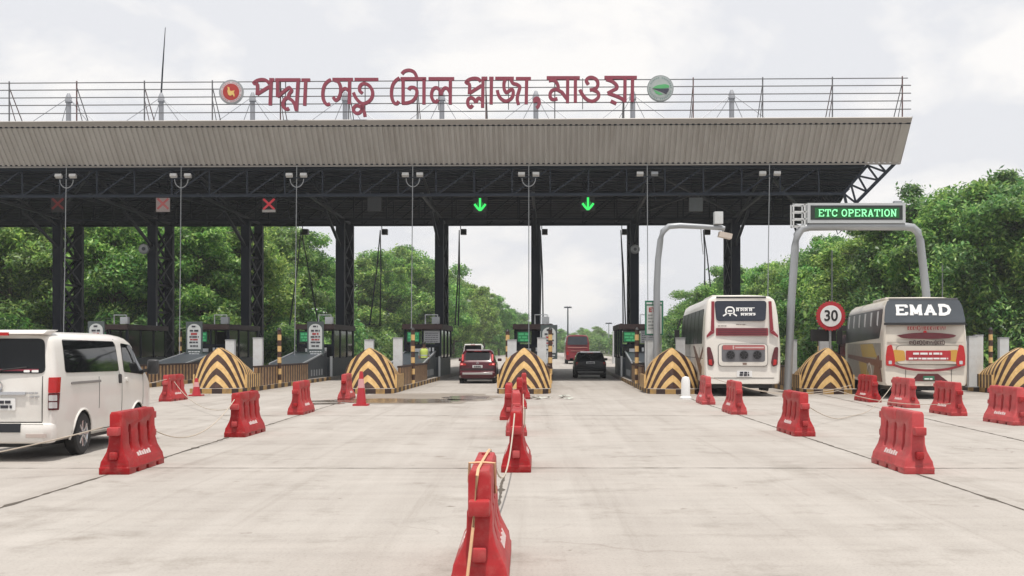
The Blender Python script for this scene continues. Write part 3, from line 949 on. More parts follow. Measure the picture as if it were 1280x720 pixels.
GREEN_LED = emit('green_led_display', (.012, .24, .08), .5)
GREEN_TXT = emit('green_led_text', (.10, .55, .22), .5)
BOARD_W = mat('board_white', (.55, .57, .56), .5, 0, .08, 4)
INK = mat('dark_ink', (.03, .03, .04), .6)
INKR = mat('red_ink', (.35, .03, .03), .6)
def dashes(name, rows, m, parent, y, seed=1):
    "rows: (x0, x1, z, h) lines of unreadable small print"
    rnd = random.Random(seed); q = MB()
    for x0, x1, z, h in rows:
        x = x0
        while x < x1:
            w = rnd.uniform(1.2, 3.2) * h
            w = min(w, x1 - x)
            q.box2(x, x + w, y - .006, y + .006, z + rnd.uniform(0, .15) * h, z + h)
            x += w + rnd.uniform(.3, .6) * h
    return q.build(name, m, parent)
def booth(x, where, kind, seed):
    rnd = random.Random(seed)
    o = empty('toll_booth', 'dark toll booth with lit green fare display, ' + where, 'toll booth', plaza(x - .05, 60.0, .18), -PA, 'toll booths under the canopy')
    hw = .92
    MB().box2(-hw, hw, 0, 6.0, 0, .95).build('plinth', SLATE, o)
    m = MB()
    for sx in (-1, 1):
        for yy in (.06, 2.0, 4.0, 5.94): m.box2(sx * hw - .06, sx * hw + .06, yy - .06, yy + .06, .95, 2.75)
    m.box2(-hw, hw, -.02, .1, 1.55, 1.68); m.box2(-.04, .04, .02, .1, 1.68, 2.5)
    split(m.build('frame', STEEL, o))
    MB().box2(-hw - .12, hw + .12, -.25, 6.2, 2.45, 2.72).build('roof', mat('booth_roof_brown', (.045, .022, .02), .6, 0, .3, 2), o)
    g_ = MB(); g_.box2(-hw + .07, hw - .07, .05, .07, .98, 1.55)
    for sx in (-1, 1): g_.box2(sx * hw - .015, sx * hw + .015, .15, 5.8, 1.0, 2.4)
    g_.build('window', GLASS, o)
    d = MB().box2(-hw + .08, -.12, -.06, .06, 1.76, 2.36).build('fare_display', BLACK, o)
    MB().box2(-hw + .13, -.17, -.07, -.061, 1.81, 2.31).build('lit_screen', GREEN_LED, d)
    dashes('screen_text', [(-hw + .18, -.22, 2.14, .11), (-hw + .18, -.3, 1.98, .1), (-hw + .26, -.22, 1.84, .09)], GREEN_TXT, d, -.078, seed)
    if kind == 'panel':
        p = MB().box2(.08, hw - .02, -.06, .06, 1.74, 2.38).build('notice_panel', mat('booth_notice', (.36, .37, .38), .5, 0, .12, 10), o)
        [dashes('print_line', [(.14, hw - .1, 2.22 - .11 * i, .05)], mat('pale_ink', (.14, .14, .15), .6), p, -.067, seed + i) for i in range(5)]
    m = MB()
    for k in range(3): m.box2(.15 + k * .18, .25 + k * .18, -.1, -.02, 1.30, 1.5)
    m.box2(-.5, -.1, -.12, -.02, 1.2, 1.45)
    split(m.build('intercom', PALE, o))
    # frame and box on the roof, tubular rail by the side
    f = MB()
    f.tube([(.1, .4, 2.72), (.1, .4, 3.22), (.75, .4, 3.22), (.75, .4, 2.72)], .035, 6)
    f.build('roof_bracket', PALE, o)
    MB().box2(.45, .85, .3, .6, 2.75, 3.12).build('camera_box', PALE if seed % 2 else GREY, o)
    r_ = MB()
    for sx in (-1, 1):
        r_.tube([(sx * (hw + .0), -.3, .0), (sx * hw, -.3, 1.05)], .045, 6); r_.tube([(sx * hw, -.55, 0), (sx * hw, -.55, 1.05)], .045, 6)
    split(r_.build('guard_rail', PALE, o))
    return o
def guard_block(x, where):
    o = empty('guard_block', 'slate grey ramp block before the booth, ' + where, 'guard block', plaza(x, 53.4, .18), -PA, 'slate ramp blocks before the booths')
    MB().loft([[(-.75, 0, 0), (-.75, 0, .72), (-.75, 5.6, 1.28), (-.75, 5.9, 1.28), (-.75, 5.9, 0)], [(.75, 0, 0), (.75, 0, .72), (.75, 5.6, 1.28), (.75, 5.9, 1.28), (.75, 5.9, 0)]]).build('body', SLATE, o)
    MB().bar((.77, 0, .74), (.77, 5.6, 1.3), .07).build('edge_rail', GREY, o)
    MB().bar((-.77, 0, .74), (-.77, 5.6, 1.3), .07).build('edge_rail', GREY, o)
    q = MB()
    for k in range(5):
        for sx in (-1, 1): q.box2(sx * .755 - .012, sx * .755 + .012, 2.0 + k * .62, 2.22 + k * .62, .12, .42)
    split(q.build('reflector', GREY, o))
def arch_sign(x, y, z0, where, seed):
    "white notice with a rounded top on a black board"
    o = empty('fare_notice', 'white arch-topped fare notice on a dark board, ' + where, 'notice board', plaza(x, y, z0), -PA, 'arch-topped fare notices')
    MB().box2(-.42, .42, 0, .06, 0, 1.72).build('board', mat('notice_board_dark', (.07, .09, .09), .5), o)
    m = MB()
    pts = [(-.34, .32), (.34, .32), (.34, 1.3)] + [(.34 * math.cos(a), 1.3 + .3 * math.sin(a)) for a in [math.pi * k / 10 for k in range(1, 10)]] + [(-.34, 1.3)]
    m.prism(pts, (-.014, .0), 'Y'); m.build('face', BOARD_W, o)
    dashes('print_text', [(-.12, .12, 1.42, .09), (-.22, .22, 1.2, .1), (-.24, .24, .9, .08), (-.24, .24, .62, .08), (-.2, .2, .44, .08)], INK, o, -.02, seed)
    dashes('red_text', [(-.16, .16, 1.04, .1), (-.2, .2, .76, .08)], INKR, o, -.02, seed + 3)
    dashes('base_text', [(-.3, .3, .16, .06), (-.26, .26, .06, .05)], PALE, o, -.006, seed + 5)
    MB().box2(-.05, .05, .06, .14, -z0 + .18, 1.2).build('leg', STEEL2, o)
arch_side = {0: .95, 1: -.1, 2: .55, 4: .95}
for i, (x, where) in enumerate(ISL):
    make_island(x, where)
    if i >= 2: make_nose(x if i != 5 else x - .05, where)
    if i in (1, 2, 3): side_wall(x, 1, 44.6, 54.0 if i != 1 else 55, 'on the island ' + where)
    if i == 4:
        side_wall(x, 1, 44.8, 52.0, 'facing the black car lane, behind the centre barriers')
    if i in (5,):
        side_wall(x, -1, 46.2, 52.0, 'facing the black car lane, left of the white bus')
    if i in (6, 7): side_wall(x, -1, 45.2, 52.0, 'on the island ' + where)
    booth(x + (.05 if i != 0 else .4), where, 'panel' if i in (3, 5, 6) else 'none', i + 1)
    if i < 6: guard_block(x, where)
    if i >= 2:
        lane_post(x - .58, 46.3, 1.78, 'left one on the island ' + where)
        lane_post(x + .62, 46.0, 1.86, 'right one on the island ' + where)
        hazard_post(x + (.95 if i != 5 else -.95), 48.2, 2.25, 'on the island ' + where)
    if i in arch_side:
        arch_sign(x + arch_side[i] - .1, 57.9 if i else 57, 1.28 if i != 4 else 1.1, where, i + 11)
hazard_post(-.98, 49.5, 2.2, 'beside the red car')
hazard_post(-18.0, 58.2, 2.3, 'beside the green display nearest the white van')
# extra posts right of the silver bus
lane_post(16.9, 44.2, 1.9, 'hard against the right edge of the silver bus', .3)
lane_post(17.28, 44.6, 1.95, 'second to the right of the silver bus', .3)

# dark lane-side cabinet on the island left of the white bus
o = empty('cabinet', 'grey boxed cabinet with dark end beside the black car lane', 'cabinet', plaza(4.62, 49.0, .18), -PA)
MB().box2(-.06, .06, 0, 3.2, 0, .85).build('body', mat('cabinet_grey', (.16, .155, .15), .6, 0, .2, 3), o)
MB().box2(-.1, .3, -.1, -.002, 0, .87).build('end_panel', BLACK, o)
MB().box2(-.1, .1, -.1, 3.25, .853, .9).build('lid', GREY, o)

# white bollard before the bullnose
p = G(857, 499)
o = empty('bollard', 'small white plastic bollard in front of the chevrons left of the white bus', 'bollard', (p[0], p[1], 0))
MB().lathe([(0.0001, 0), (.2, 0), (.2, .06), (.15, .1), (.145, .6), (.11, .72), (.0001, .75)], n=16).build('body', WHITE, o, smooth=40)

# notice board on legs
o = empty('notice_board', 'green-edged white ETC notice board on two legs left of the white bus', 'notice board', plaza(4.95, 45.4, .18), -PA)
MB().box2(-.36, .36, -.03, .03, 2.0, 3.35).build('board', mat('board_green', (.02, .16, .09), .5, 0, .15, 4), o)
MB().box2(-.29, .29, -.045, -.031, 2.05, 3.15).build('face', BOARD_W, o)
text('heading', 'ETC', .24, INKR, o, (0, -.05, 2.98), bold=.008)
dashes('print_text', [(-.24, .24, 2.74 - .13 * k, .07) for k in range(5)], mat('grey_ink', (.25, .27, .27), .6), o, -.05, 5)
dashes('heading_text', [(-.3, .3, 3.2, .08)], PALE, o, -.035, 6)
m = MB(); m.box2(-.3, -.26, .031, .07, 0, 3.2); m.box2(.26, .3, .031, .07, 0, 3.2); split(m.build('leg', GREY, o))

# ---- gantries
def arc_pts(x0, z0, x1, z1, zb, zt, r): pass
ETC = empty('message_gantry', 'grey tubular gantry carrying the lit green ETC OPERATION sign over the silver bus', 'gantry', (0, 43.0, 0))
s = F / 43.0
X = lambda px: (px - CX) / s
Z = lambda py: HC + (YH - py) / s
pts = [(X(984.5), 0, .1), (X(989), 0, Z(380)), (X(994), 0, Z(308)), (X(996.5), 0, Z(294)), (X(1002), 0, Z(286)), (X(1012), 0, Z(283.5)), (X(1060), 0, Z(283)), (X(1130), 0, Z(283)), (X(1141), 0, Z(284.5)), (X(1147), 0, Z(290)), (X(1150), 0, Z(300)), (X(1157), 0, Z(360)), (X(1168), 0, .1)]
MB().tube(pts, .15, 12).build('tube_frame', mat('gantry_grey', (.33, .345, .36), .4, .25, .1, 2), ETC, smooth=50)
bx0, bx1, bz0, bz1 = X(1008), X(1130), Z(279.5), Z(254.5)
sg = MB().box2(bx0, bx1, -.18, .22, bz0, bz1).build('sign_housing', mat('sign_housing_grey', (.5, .52, .53), .4, .2, .08, 3), ETC)
MB().box2(bx0 + .11, bx1 - .11, -.19, -.181, bz0 + .12, bz1 - .09).build('screen', mat('led_panel_black', (.018, .024, .022), .35, 0, .2, 20), sg)
MB().box2(X(1017), X(1122), -.197, -.191, Z(273), Z(260.5)).build('led_field', emit('led_field_green', (.004, .16, .03), .5), sg)
SERIF = {  # slab-serif strokes on a 0..1 box: (points, weight)
 'E': [[(.18,0),(.18,1)],[(.02,.95),(.92,.95)],[(.02,.05),(.92,.05)],[(.18,.52),(.66,.52)],[(.88,.72),(.88,.98)],[(.88,.02),(.88,.28)]],
 'T': [[(.5,0),(.5,1)],[(.04,.95),(.96,.95)],[(.07,.70),(.07,.98)],[(.93,.70),(.93,.98)],[(.28,.05),(.72,.05)]],
 'C': [[(.90,.74),(.78,.90),(.55,.96),(.30,.88),(.14,.66),(.12,.40),(.24,.14),(.50,.04),(.76,.10),(.92,.28)],[(.9,.66),(.9,.98)]],
 'O': [[(.5,.96),(.26,.88),(.12,.66),(.12,.36),(.26,.12),(.5,.04),(.74,.12),(.88,.36),(.88,.66),(.74,.88),(.5,.96)]],
 'P': [[(.22,0),(.22,1)],[(.04,.95),(.6,.95),(.84,.86),(.88,.72),(.82,.56),(.6,.48),(.22,.48)],[(.04,.05),(.46,.05)]],
 'R': [[(.22,0),(.22,1)],[(.04,.95),(.6,.95),(.82,.86),(.86,.72),(.8,.58),(.6,.50),(.22,.50)],[(.04,.05),(.42,.05)],[(.5,.5),(.82,.06),(.98,.05)]],
 'A': [[(.16,0),(.5,1)],[(.5,1),(.84,0)],[(.26,.32),(.74,.32)],[(.0,.05),(.34,.05)],[(.66,.05),(1,.05)]],
 'I': [[(.5,0),(.5,1)],[(.2,.95),(.8,.95)],[(.2,.05),(.8,.05)]],
 'N': [[(.18,0),(.18,1)],[(.18,.96),(.80,.04)],[(.82,0),(.82,1)],[(.0,.05),(.36,.05)],[(.0,.95),(.22,.95)],[(.64,.95),(1,.95)]],
 'M': [[(.15,0),(.17,1)],[(.17,.98),(.5,.10)],[(.5,.10),(.83,.98)],[(.83,1),(.85,0)],[(.0,.05),(.3,.05)],[(.70,.05),(1,.05)],[(.02,.95),(.2,.95)],[(.8,.95),(.98,.95)]],
 'D': [[(.2,0),(.2,1)],[(.03,.95),(.5,.95),(.78,.82),(.9,.5),(.78,.18),(.5,.05),(.03,.05)]],
}
def serif_text(name, s, x0, x1, z0, z1, m, parent, f, wt=.16, adv=None, depth=.004):
    n = sum(1.0 if c not in ' I' else .5 for c in s)
    cw = (x1 - x0) / n
    q = MB(); x = x0; k = 0
    for c in s:
        w = cw if c not in ' I' else cw * .5
        if c != ' ':
            for st in SERIF[c]:
                pts = [(x + w * .06 + a * w * .88, z0 + b * (z1 - z0)) for a, b in st]
                thin = abs(pts[0][1] - pts[-1][1]) < .01 and len(pts) == 2
                q.stroke(pts, wt * (.7 if thin else 1) * (z1 - z0), lambda a, b, d: f(a, b, d), 0.0, -depth - .0006 * (k % 9)); k += 1
        x += w
    return q.build(name, m, parent)
for w_, wx0, wx1 in (('ETC', 1021, 1045.5), ('OPERATION', 1049.5, 1119)): serif_text('led_text', w_, X(wx0), X(wx1), Z(271.3), Z(262.5), emit('led_text_green', (.30, 1.0, .45), 1.3), sg, lambda a, b, d: (a, -.2 + d, b), .15)
cg = MB()
for zz_ in (Z(283), Z(274), Z(265), Z(256)):
    cg.bar((X(991), -.1, zz_), (X(1008), -.1, zz_), .05); cg.bar((X(991), .3, zz_), (X(1008), .3, zz_), .05)
for xx in (X(991), X(1005)):
    for yy in (-.1, .3): cg.bar((xx, yy, Z(284)), (xx, yy, Z(255)), .05)
cg.build('access_cage', PALE, ETC)
m = MB()
m.tube([(X(1045), 0, Z(285.5)), (X(1047), 0, Z(293)), (X(1051), 0, Z(289)), (X(1054), 0, Z(285.5))], .02, 5)
m.build('hanging_cable', BLACK, ETC)
MB().box2(X(1117), X(1127), -.1, .1, bz1, bz1 + .09).build('sensor', GREY, ETC)

CG = empty('camera_gantry', 'grey curved pole carrying a white camera box, left of the white bus', 'gantry', (0, 45.0, 0))
s = F / 45.0
MB().tube([(X(821), 0, .18), (X(821), 0, Z(360)), (X(822.5), 0, Z(325)), (X(825.5), 0, Z(300)), (X(829), 0, Z(289)), (X(836), 0, Z(283)), (X(850), 0, Z(282)), (X(880), 0, Z(283.5)), (X(906), 0, Z(285.5))],
          [.14, .13, .12, .12, .12, .115, .11, .1, .09], 12).build('curved_pole', mat('gantry_grey2', (.30, .315, .33), .4, .25, .1, 2), CG, smooth=50)
MB().box2(X(892.5), X(903), -.18, .18, Z(280), Z(265)).build('camera_box', PALE, CG)
MB().box((X(906), -.05, Z(294.5)), (.5, .42, .2), Matrix.Rotation(R(12), 3, 'Y')).build('flash_lamp', mat('lamp_buff', (.55, .48, .42), .4), CG)
m = MB(); m.bar((X(903), 0, Z(285)), (X(904), -.02, Z(291)), .06); m.tube([(X(876), 0, Z(285)), (X(877), 0, Z(300)), (X(879), 0, Z(318))], .018, 5)
m.build('bracket', GREY, CG)

# ---- speed limit sign
p = P(1038.5, 395, 43.4)
o = empty('speed_limit_sign', 'round white 30 speed limit sign with spiky red ring on a post between the buses', 'road sign', (p[0], p[1], .18))
zc = p[2] - .18
st = []
for k in range(60):
    a = 2 * math.pi * k / 60
    rr = .575 if k % 2 else .525
    st.append((math.sin(a) * rr, zc + math.cos(a) * rr))
MB().prism(st, (0, .05), 'Y').build('red_ring', RED, o)
MB().disc((0, -.012, zc), .40, .02, 'Y', 40).build('face', WHITE, o)
text('number', '30', .56, mat('sign_black', (.012, .012, .012), .5), o, (0, -.016, zc - .005), bold=.012, xs=.95)
m = MB(); m.tube([(0, .09, 0), (0, .09, zc + .3)], .05, 8); m.build('post', GREY, o)
MB().box2(-.7, .25, .16, .3, zc - .95, zc - .5).build('control_box', BLACK, o)

# ---- round loudspeakers on two columns
def roundthing(px, py, d, r, label):
    p = P(px, py, d)
    o = empty('loudspeaker', label, 'loudspeaker', p, -PA)
    MB().lathe([(.0001, .0), (r * .55, .02), (r * .9, -.04), (r, 0), (r, .1), (.0001, .12)], n=24, axis='Y').build('dish', GREY, o, smooth=40)
    MB().disc((0, -.03, 0), r * .35, .03, 'Y', 16).build('centre_cap', SLATE, o)
    MB().bar((0, .1, 0), (0.1 if px > 500 else .3, 1.5 if px < 500 else .6, 0), .05).build('arm', STEEL, o)
roundthing(179.5, 311, 66.0, .3, 'pale round dish left of the second lattice column from the left')
roundthing(794, 311.5, 66.5, .27, 'grey round dish on the slim column right of the clear lane')

# ---- cameras under the rear edge and their paired cables
CAMPX = [(382, 'leftmost of the six'), (481, 'second from the left'), (579.5, 'third from the left'), (681, 'fourth from the left'), (781, 'fifth from the left'), (884, 'rightmost of the six')]
for i, (px, lab) in enumerate(CAMPX):
    p = PMI @ Vector(P(px, 290, 84.6))
    o = empty('camera', 'small black camera under the rear canopy edge, ' + lab, 'camera', plaza(p.x, p.y, p.z), -PA, 'cameras under the rear canopy edge')
    MB().box((0, 0, 0), (.42, .5, .4)).build('housing', BLACK, o)
    MB().bar((-.22, 0, .2), (-.22, 0, .85), .06).build('bracket', STEEL2, o)
    bx = [ -11.5, -5.9, -5.0, -.1, 5.3, 8.9][i]
    b0 = plaza(p.x - .3, p.y - .2, p.z + .1)
    for j, (ex, ey) in enumerate(((-1.0 if i != 5 else .5, 61), (.15 if i != 5 else 1.1, 62.5))):
        tx = {0: (362, 398), 1: (462, 475), 2: (569, 573), 3: (675, 679), 4: (779, 782), 5: (881, 888)}[i][j]
        q = onplane(tx, 404, ey)
        e1 = plaza(q.x, q.y, 2.9 if i < 5 else 5.0)
        m = MB(); mid = (Vector(b0) + Vector(e1)) / 2 + Vector((.05, 0, -.12))
        m.tube([b0, mid, e1], .042, 5)
        tag(m.build('cable', STEEL2), 'thin dark %s cable below the rear canopy camera %s' % (('left', 'right')[j], lab), 'cable', 'paired cables below the rear cameras')

# ---- water-filled barriers
def make_barrier():
    def sec(z, hw, hl, r):
        return [(x, y, z) for x, y in rpoly(rect(-hw, hw, -hl, hl), r, 3)]
    lv = [(0, .205, .80, .03), (.085, .205, .80, .03), (.10, .195, .79, .03), (.17, .185, .785, .03), (.185, .175, .78, .03), (.30, .118, .755, .025), (.40, .094, .745, .025), (.54, .090, .74, .02), (.555, .083, .735, .02), (.79, .082, .73, .02), (.83, .065, .715, .02)]
    m = MB(); m.loft([sec(*l) for l in lv], True)
    body = m.build('body', None)
    PL = barrier_plastic(); body.data.materials.append(PL)
    c = MB()
    for y in (-.40, 0, .40):
        pts = [(y + .055 * math.cos(a), .60 + .055 * math.sin(a)) for a in [math.pi * k / 8 for k in range(9)]] + [(y - .055, .34), (y - .03, .28), (y + .03, .28), (y + .055, .34)]
        c.prism(pts, (-.3, .3), 'X')
    for y in (-.45, 0, .45): c.box2(-.4, .4, y - .055, y + .055, -.1, .06)
    c.box2(-.3, .3, -.012, .012, .70, .9)
    cut = c.build('cutter', PL)
    boolean_cut(body, cut)
    bevel(body, .012, 2, 30)
    e = MB()
    for y in (-.40, 0, .40):        # sunken panels round the slots
        pass
    e.box2(-.075, .075, -.86, -.72, .52, .63)
    e.box2(-.05, .05, -.84, -.72, .20, .30)
    e.box2(-.07, .07, .72, .86, .40, .50); e.box2(-.07, .07, .72, .86, .66, .76)
    lugs = e.build('lug', PL)
    bevel(lugs, .015, 2)
    marks = []
    for sx in (-1, 1):
        q = MB()
        for k in range(6):
            y = -.30 + k * .1
            z0 = .205; xx = sx * .1745
            sl = (.175 - .118) / (.30 - .185)
            h = .05 + .012 * (k % 2)
            a = [(sx * (.175 - (z0 - .185) * sl + .0), y, z0), (sx * (.175 - (z0 - .185) * sl), y + .07, z0), (sx * (.175 - (z0 + h - .185) * sl), y + .075, z0 + h), (sx * (.175 - (z0 + h - .185) * sl), y + .005, z0 + h)]
            q.loft([[(p[0] + sx * .004, p[1], p[2] + .002) for p in a], [(p[0] - sx * .004, p[1], p[2]) for p in a]])
        marks.append(q.build('stencil_mark', mat('stencil_white', (.62, .52, .50), .6, 0, .2, 12)))
    w = MB(); w.lathe([(.0001, .828), (.035, .828), (.035, .845), (.0001, .845)], c=(0, .5, 0), n=12)
    cap = w.build('filler_cap', PL)
    return [body, *split(lugs), *marks, cap]
def barrier_plastic():
    m, t, b = newmat('red_barrier_plastic')
    n = t.nodes
    tcx = n.new('ShaderNodeTexCoord'); oi = n.new('ShaderNodeObjectInfo')
    va = n.new('ShaderNodeVectorMath'); va.operation = 'ADD'
    t.links.new(tcx.outputs['Object'], va.inputs[0])
    cmb = n.new('ShaderNodeCombineXYZ'); mr = math_node(t, 'MULTIPLY', oi.outputs['Random'], 40.0)
    t.links.new(mr, cmb.inputs[0]); t.links.new(cmb.outputs[0], va.inputs[1])
    nz = n.new('ShaderNodeTexNoise'); nz.inputs['Scale'].default_value = 3; nz.inputs['Detail'].default_value = 8; nz.inputs['Roughness'].default_value = .65
    t.links.new(va.outputs[0], nz.inputs['Vector'])
    r = n.new('ShaderNodeValToRGB')
    r.color_ramp.elements[0].position = .3; r.color_ramp.elements[0].color = (.30, .004, .007, 1)
    r.color_ramp.elements[1].position = .72; r.color_ramp.elements[1].color = (.45, .010, .013, 1)
    t.links.new(nz.outputs['Fac'], r.inputs['Fac'])
    # each barrier has faded by its own amount
    fd = n.new('ShaderNodeHueSaturation'); t.links.new(r.outputs['Color'], fd.inputs['Color'])
    t.links.new(math_node(t, 'MULTIPLY_ADD', oi.outputs['Random'], .45, .8), fd.inputs['Value'])
    t.links.new(math_node(t, 'MULTIPLY_ADD', oi.outputs['Random'], -.16, 1.02), fd.inputs['Saturation'])
    # road dust scuffed onto the plastic
    n2 = n.new('ShaderNodeTexNoise'); n2.inputs['Scale'].default_value = 9; n2.inputs['Detail'].default_value = 10; n2.inputs['Roughness'].default_value = .75
    t.links.new(va.outputs[0], n2.inputs['Vector'])
    r2 = n.new('ShaderNodeValToRGB'); r2.color_ramp.elements[0].position = .5; r2.color_ramp.elements[1].position = .8
    r2.color_ramp.elements[1].color = (.38, .38, .38, 1)
    t.links.new(n2.outputs['Fac'], r2.inputs['Fac'])
    mx = n.new('ShaderNodeMix'); mx.data_type = 'RGBA'; mx.inputs['B'].default_value = (.46, .20, .17, 1)
    t.links.new(r2.outputs['Color'], mx.inputs['Factor']); t.links.new(fd.outputs['Color'], mx.inputs['A'])
    # tyre scuffs and grime on the foot
    mp3 = n.new('ShaderNodeMapping'); mp3.inputs['Scale'].default_value = (3, 3, 14)
    t.links.new(va.outputs[0], mp3.inputs['Vector'])
    n3 = n.new('ShaderNodeTexNoise'); n3.inputs['Scale'].default_value = 1.6; n3.inputs['Detail'].default_value = 9; n3.inputs['Roughness'].default_value = .7
    t.links.new(mp3.outputs['Vector'], n3.inputs['Vector'])
    r3 = n.new('ShaderNodeValToRGB'); r3.color_ramp.elements[0].position = .52; r3.color_ramp.elements[1].position = .72
    r3.color_ramp.elements[1].color = (.8, .8, .8, 1); t.links.new(n3.outputs['Fac'], r3.inputs['Fac'])
    sp = n.new('ShaderNodeSeparateXYZ'); t.links.new(tcx.outputs['Object'], sp.inputs[0])
    lo = n.new('ShaderNodeMapRange'); lo.inputs['From Min'].default_value = .34; lo.inputs['From Max'].default_value = .02; t.links.new(sp.outputs['Z'], lo.inputs['Value'])
    fac3 = math_node(t, 'MULTIPLY', r3.outputs['Color'], math_node(t, 'MULTIPLY_ADD', lo.outputs['Result'], .85, .12))
    m3 = n.new('ShaderNodeMix'); m3.data_type = 'RGBA'; m3.inputs['B'].default_value = (.11, .055, .045, 1)
    t.links.new(fac3, m3.inputs['Factor']); t.links.new(mx.outputs['Result'], m3.inputs['A'])
    t.links.new(m3.outputs['Result'], b.inputs['Base Color'])
    b.inputs['Roughness'].default_value = .45
    b.inputs['Specular IOR Level'].default_value = .3
    return m
PB = make_barrier()
GC, GL, GRr, GF = 'barriers in the centre row', 'barriers in the left lane row', 'barriers in the right lane row', 'barriers on the far right'
BAR = [  # x, y (near end), turn, label, group
 (-.33, 8.05, 0, 'nearest red barrier of the centre row, cut off by the bottom of the picture', GC),
 (-.14, 15.6, -.5, 'second red barrier of the centre row, rope hanging down its right side', GC),
 (-.19, 22.0, 1, 'third red barrier of the centre row from the front', GC),
 (-.42, 26.8, 0, 'red barrier standing a little left of the centre row, fourth from the front', GC),
 (-.19, 31.7, 0, 'fifth red barrier of the centre row, before the farthest one', GC),
 (-.08, 37.6, 0, 'farthest red barrier of the centre row, touching the chevron bullnose', GC),
 (-5.50, 15.35, 1, 'big red barrier right beside the rear wheel side of the white van', GL),
 (-5.50, 21.7, -1, 'red barrier in the left row, second after the one beside the van', GL),
 (-5.80, 28.9, 0, 'red barrier in the left row standing alone before the wet patch', GL),
 (-5.87, 37.0, 2, 'red barrier at the wet patch touching the traffic cone', GL),
 (-11.3, 36.0, -2, 'red barrier ahead of the white van, before the bullnose beside the small cone', 'barriers in the left lane row'),
 (5.26, 15.4, -1, 'nearest and biggest red barrier of the right row', GRr),
 (5.30, 21.9, 0, 'second red barrier of the right row, rear end toward the big one', GRr),
 (5.36, 29.0, -1, 'third red barrier of the right row, below the white bus number plate', GRr),
 (5.38, 34.0, -2, 'farthest red barrier of the right row, beside the white bollard', GRr),
 (10.72, 35.4, 0, 'farthest of the far right red barriers, below the side of the silver bus', GF),
 (10.78, 32.1, 1, 'far right red barrier below the rear left corner of the silver bus', GF),
 (10.68, 28.4, 0, 'far right red barrier below the rear right corner of the silver bus', GF),
 (10.72, 24.9, 1, 'red barrier cut off by the right picture edge, nearest of the far right ones', GF),
]
for i, (x, y, a, lab, grp) in enumerate(BAR):
    # given point is the near end; the body centre lies 0.8 m further along
    e = empty('water_barrier', lab, 'barrier', (x - math.sin(R(a)) * .8 if abs(a) < 30 else x, y + .8 * math.cos(R(a)), 0), R(a), grp)
    for k, src in enumerate(PB):
        o = src if i == 0 else src.copy()
        if i: COL.objects.link(o)
        o.parent = e

# ---- traffic cones
def cone(px, py, h, label):
    p = G(px, py)
    o = empty('traffic_cone', label, 'traffic cone', (p[0], p[1], 0))
    MB().box2(-.22, .22, -.22, .22, 0, .05).build('base', RED, o)
    MB().lathe([(.0001, h), (.045, h), (.06, h * .9), (.15, .05), (.0001, .05)], n=18).build('cone_body', RED, o, smooth=40)
    MB().lathe([(.075, h * .78), (.105, h * .52), (.098, h * .51), (.07, h * .78)], n=18).build('band', mat('cone_band', (.6, .3, .3), .5), o, smooth=40)
cone(451.5, 507, 1.0, 'tall red traffic cone standing at the wet patch beside a red barrier')
cone(245.5, 495, .62, 'small faded red traffic cone at the bullnose right of the white van')

# ---- ropes tied along the barriers
ROPE = mat('rope_fibre', (.44, .38, .31), .8, 0, .15, 30)
def rope(p0, p1, sag, label, r=.0095, ground=.03):
    n = 16; pts = []
    for k in range(n + 1):
        t = k / n
        p = Vector(p0).lerp(Vector(p1), t); p.z -= sag * 4 * t * (1 - t)
        p.z = max(p.z, ground); pts.append(p)
    m = MB(); m.tube(pts, r, 6)
    tag(m.build('rope', ROPE, smooth=60), label, 'rope', 'ropes strung between the barriers')
bz = .835
rope((-5.62, 16.9, bz * .7), (-5.45, 21.5, .72), .42, 'pale rope sagging between the big barrier by the van and the next one', .0095)
rope((-9.0, 13.6, .12), (-5.66, 15.4, .63), .12, 'pale rope running from under the white van to the big barrier', .0095)
rope((-5.45, 23.3, .72), (-11.0, 36.0, .62), .55, 'pale rope from the second left barrier back to the bullnose barrier', .0095)
rope((-11.2, 36.2, .72), (-13.5, 31.5, .8), .25, 'pale rope behind the front of the white van')
rope((-.30, 9.7, bz), (-.16, 15.55, .8), .5, 'rope between the nearest and second centre barriers', .009)
rope((-.02, 17.2, .8), (-.06, 22.0, .8), .45, 'rope drooping between the second and third centre barriers', .009)
rope((5.4, 30.6, .75), (8.6, 31.8, .5), .2, 'pale rope across the lane behind the white bus, upper one', .0095)
rope((8.6, 31.8, .5), (10.6, 28.6, .3), .15, 'pale rope continuing from the white bus lane to the far right barriers', .0095)
rope((5.5, 34.2, .8), (10.3, 36.5, .5), .35, 'pale rope across the lane behind the white bus, lower one', .0095)
rope((5.42, 23.4, .75), (10.2, 32.2, .6), .7, 'pale rope from the right row to the far right barriers', .0095)
m = MB()
m.tube([(-.31, 9.6, .845), (-.33, 8.7, .845), (-.34, 8.15, .842), (-.345, 8.06, .80), (-.37, 7.98, .45), (-.415, 7.85, .02)], .011, 6)
m.tube([(-.425, 8.52, .70), (-.42, 8.515, .845), (-.33, 8.5, .85), (-.235, 8.51, .845), (-.23, 8.52, .62)], .011, 6)
tag(m.build('rope', mat('rope_orange', (.62, .38, .22), .8, 0, .15, 30), smooth=60), 'orange rope tied round the nearest centre barrier and hanging down its end', 'rope')

# ---- litter at the centre bullnose
m = MB(); rnd = random.Random(4)
for k in range(26):
    x, y = rnd.uniform(.05, 1.5), rnd.uniform(37.5, 40.4); s_ = rnd.uniform(.04, .16)
    a = rnd.uniform(0, 3)
    pts = [(x + s_ * math.cos(a + b), y + s_ * 1.3 * math.sin(a + b), .008 + rnd.uniform(0, .06)) for b in (0, 1.5, 3.0, 4.6)]
    m.poly(pts)
tag(m.build('litter', mat('litter_paper', (.5, .52, .46), .8, 0, .3, 20), fix=False), 'scraps of pale litter on the concrete at the centre bullnose', 'litter', kind='stuff')

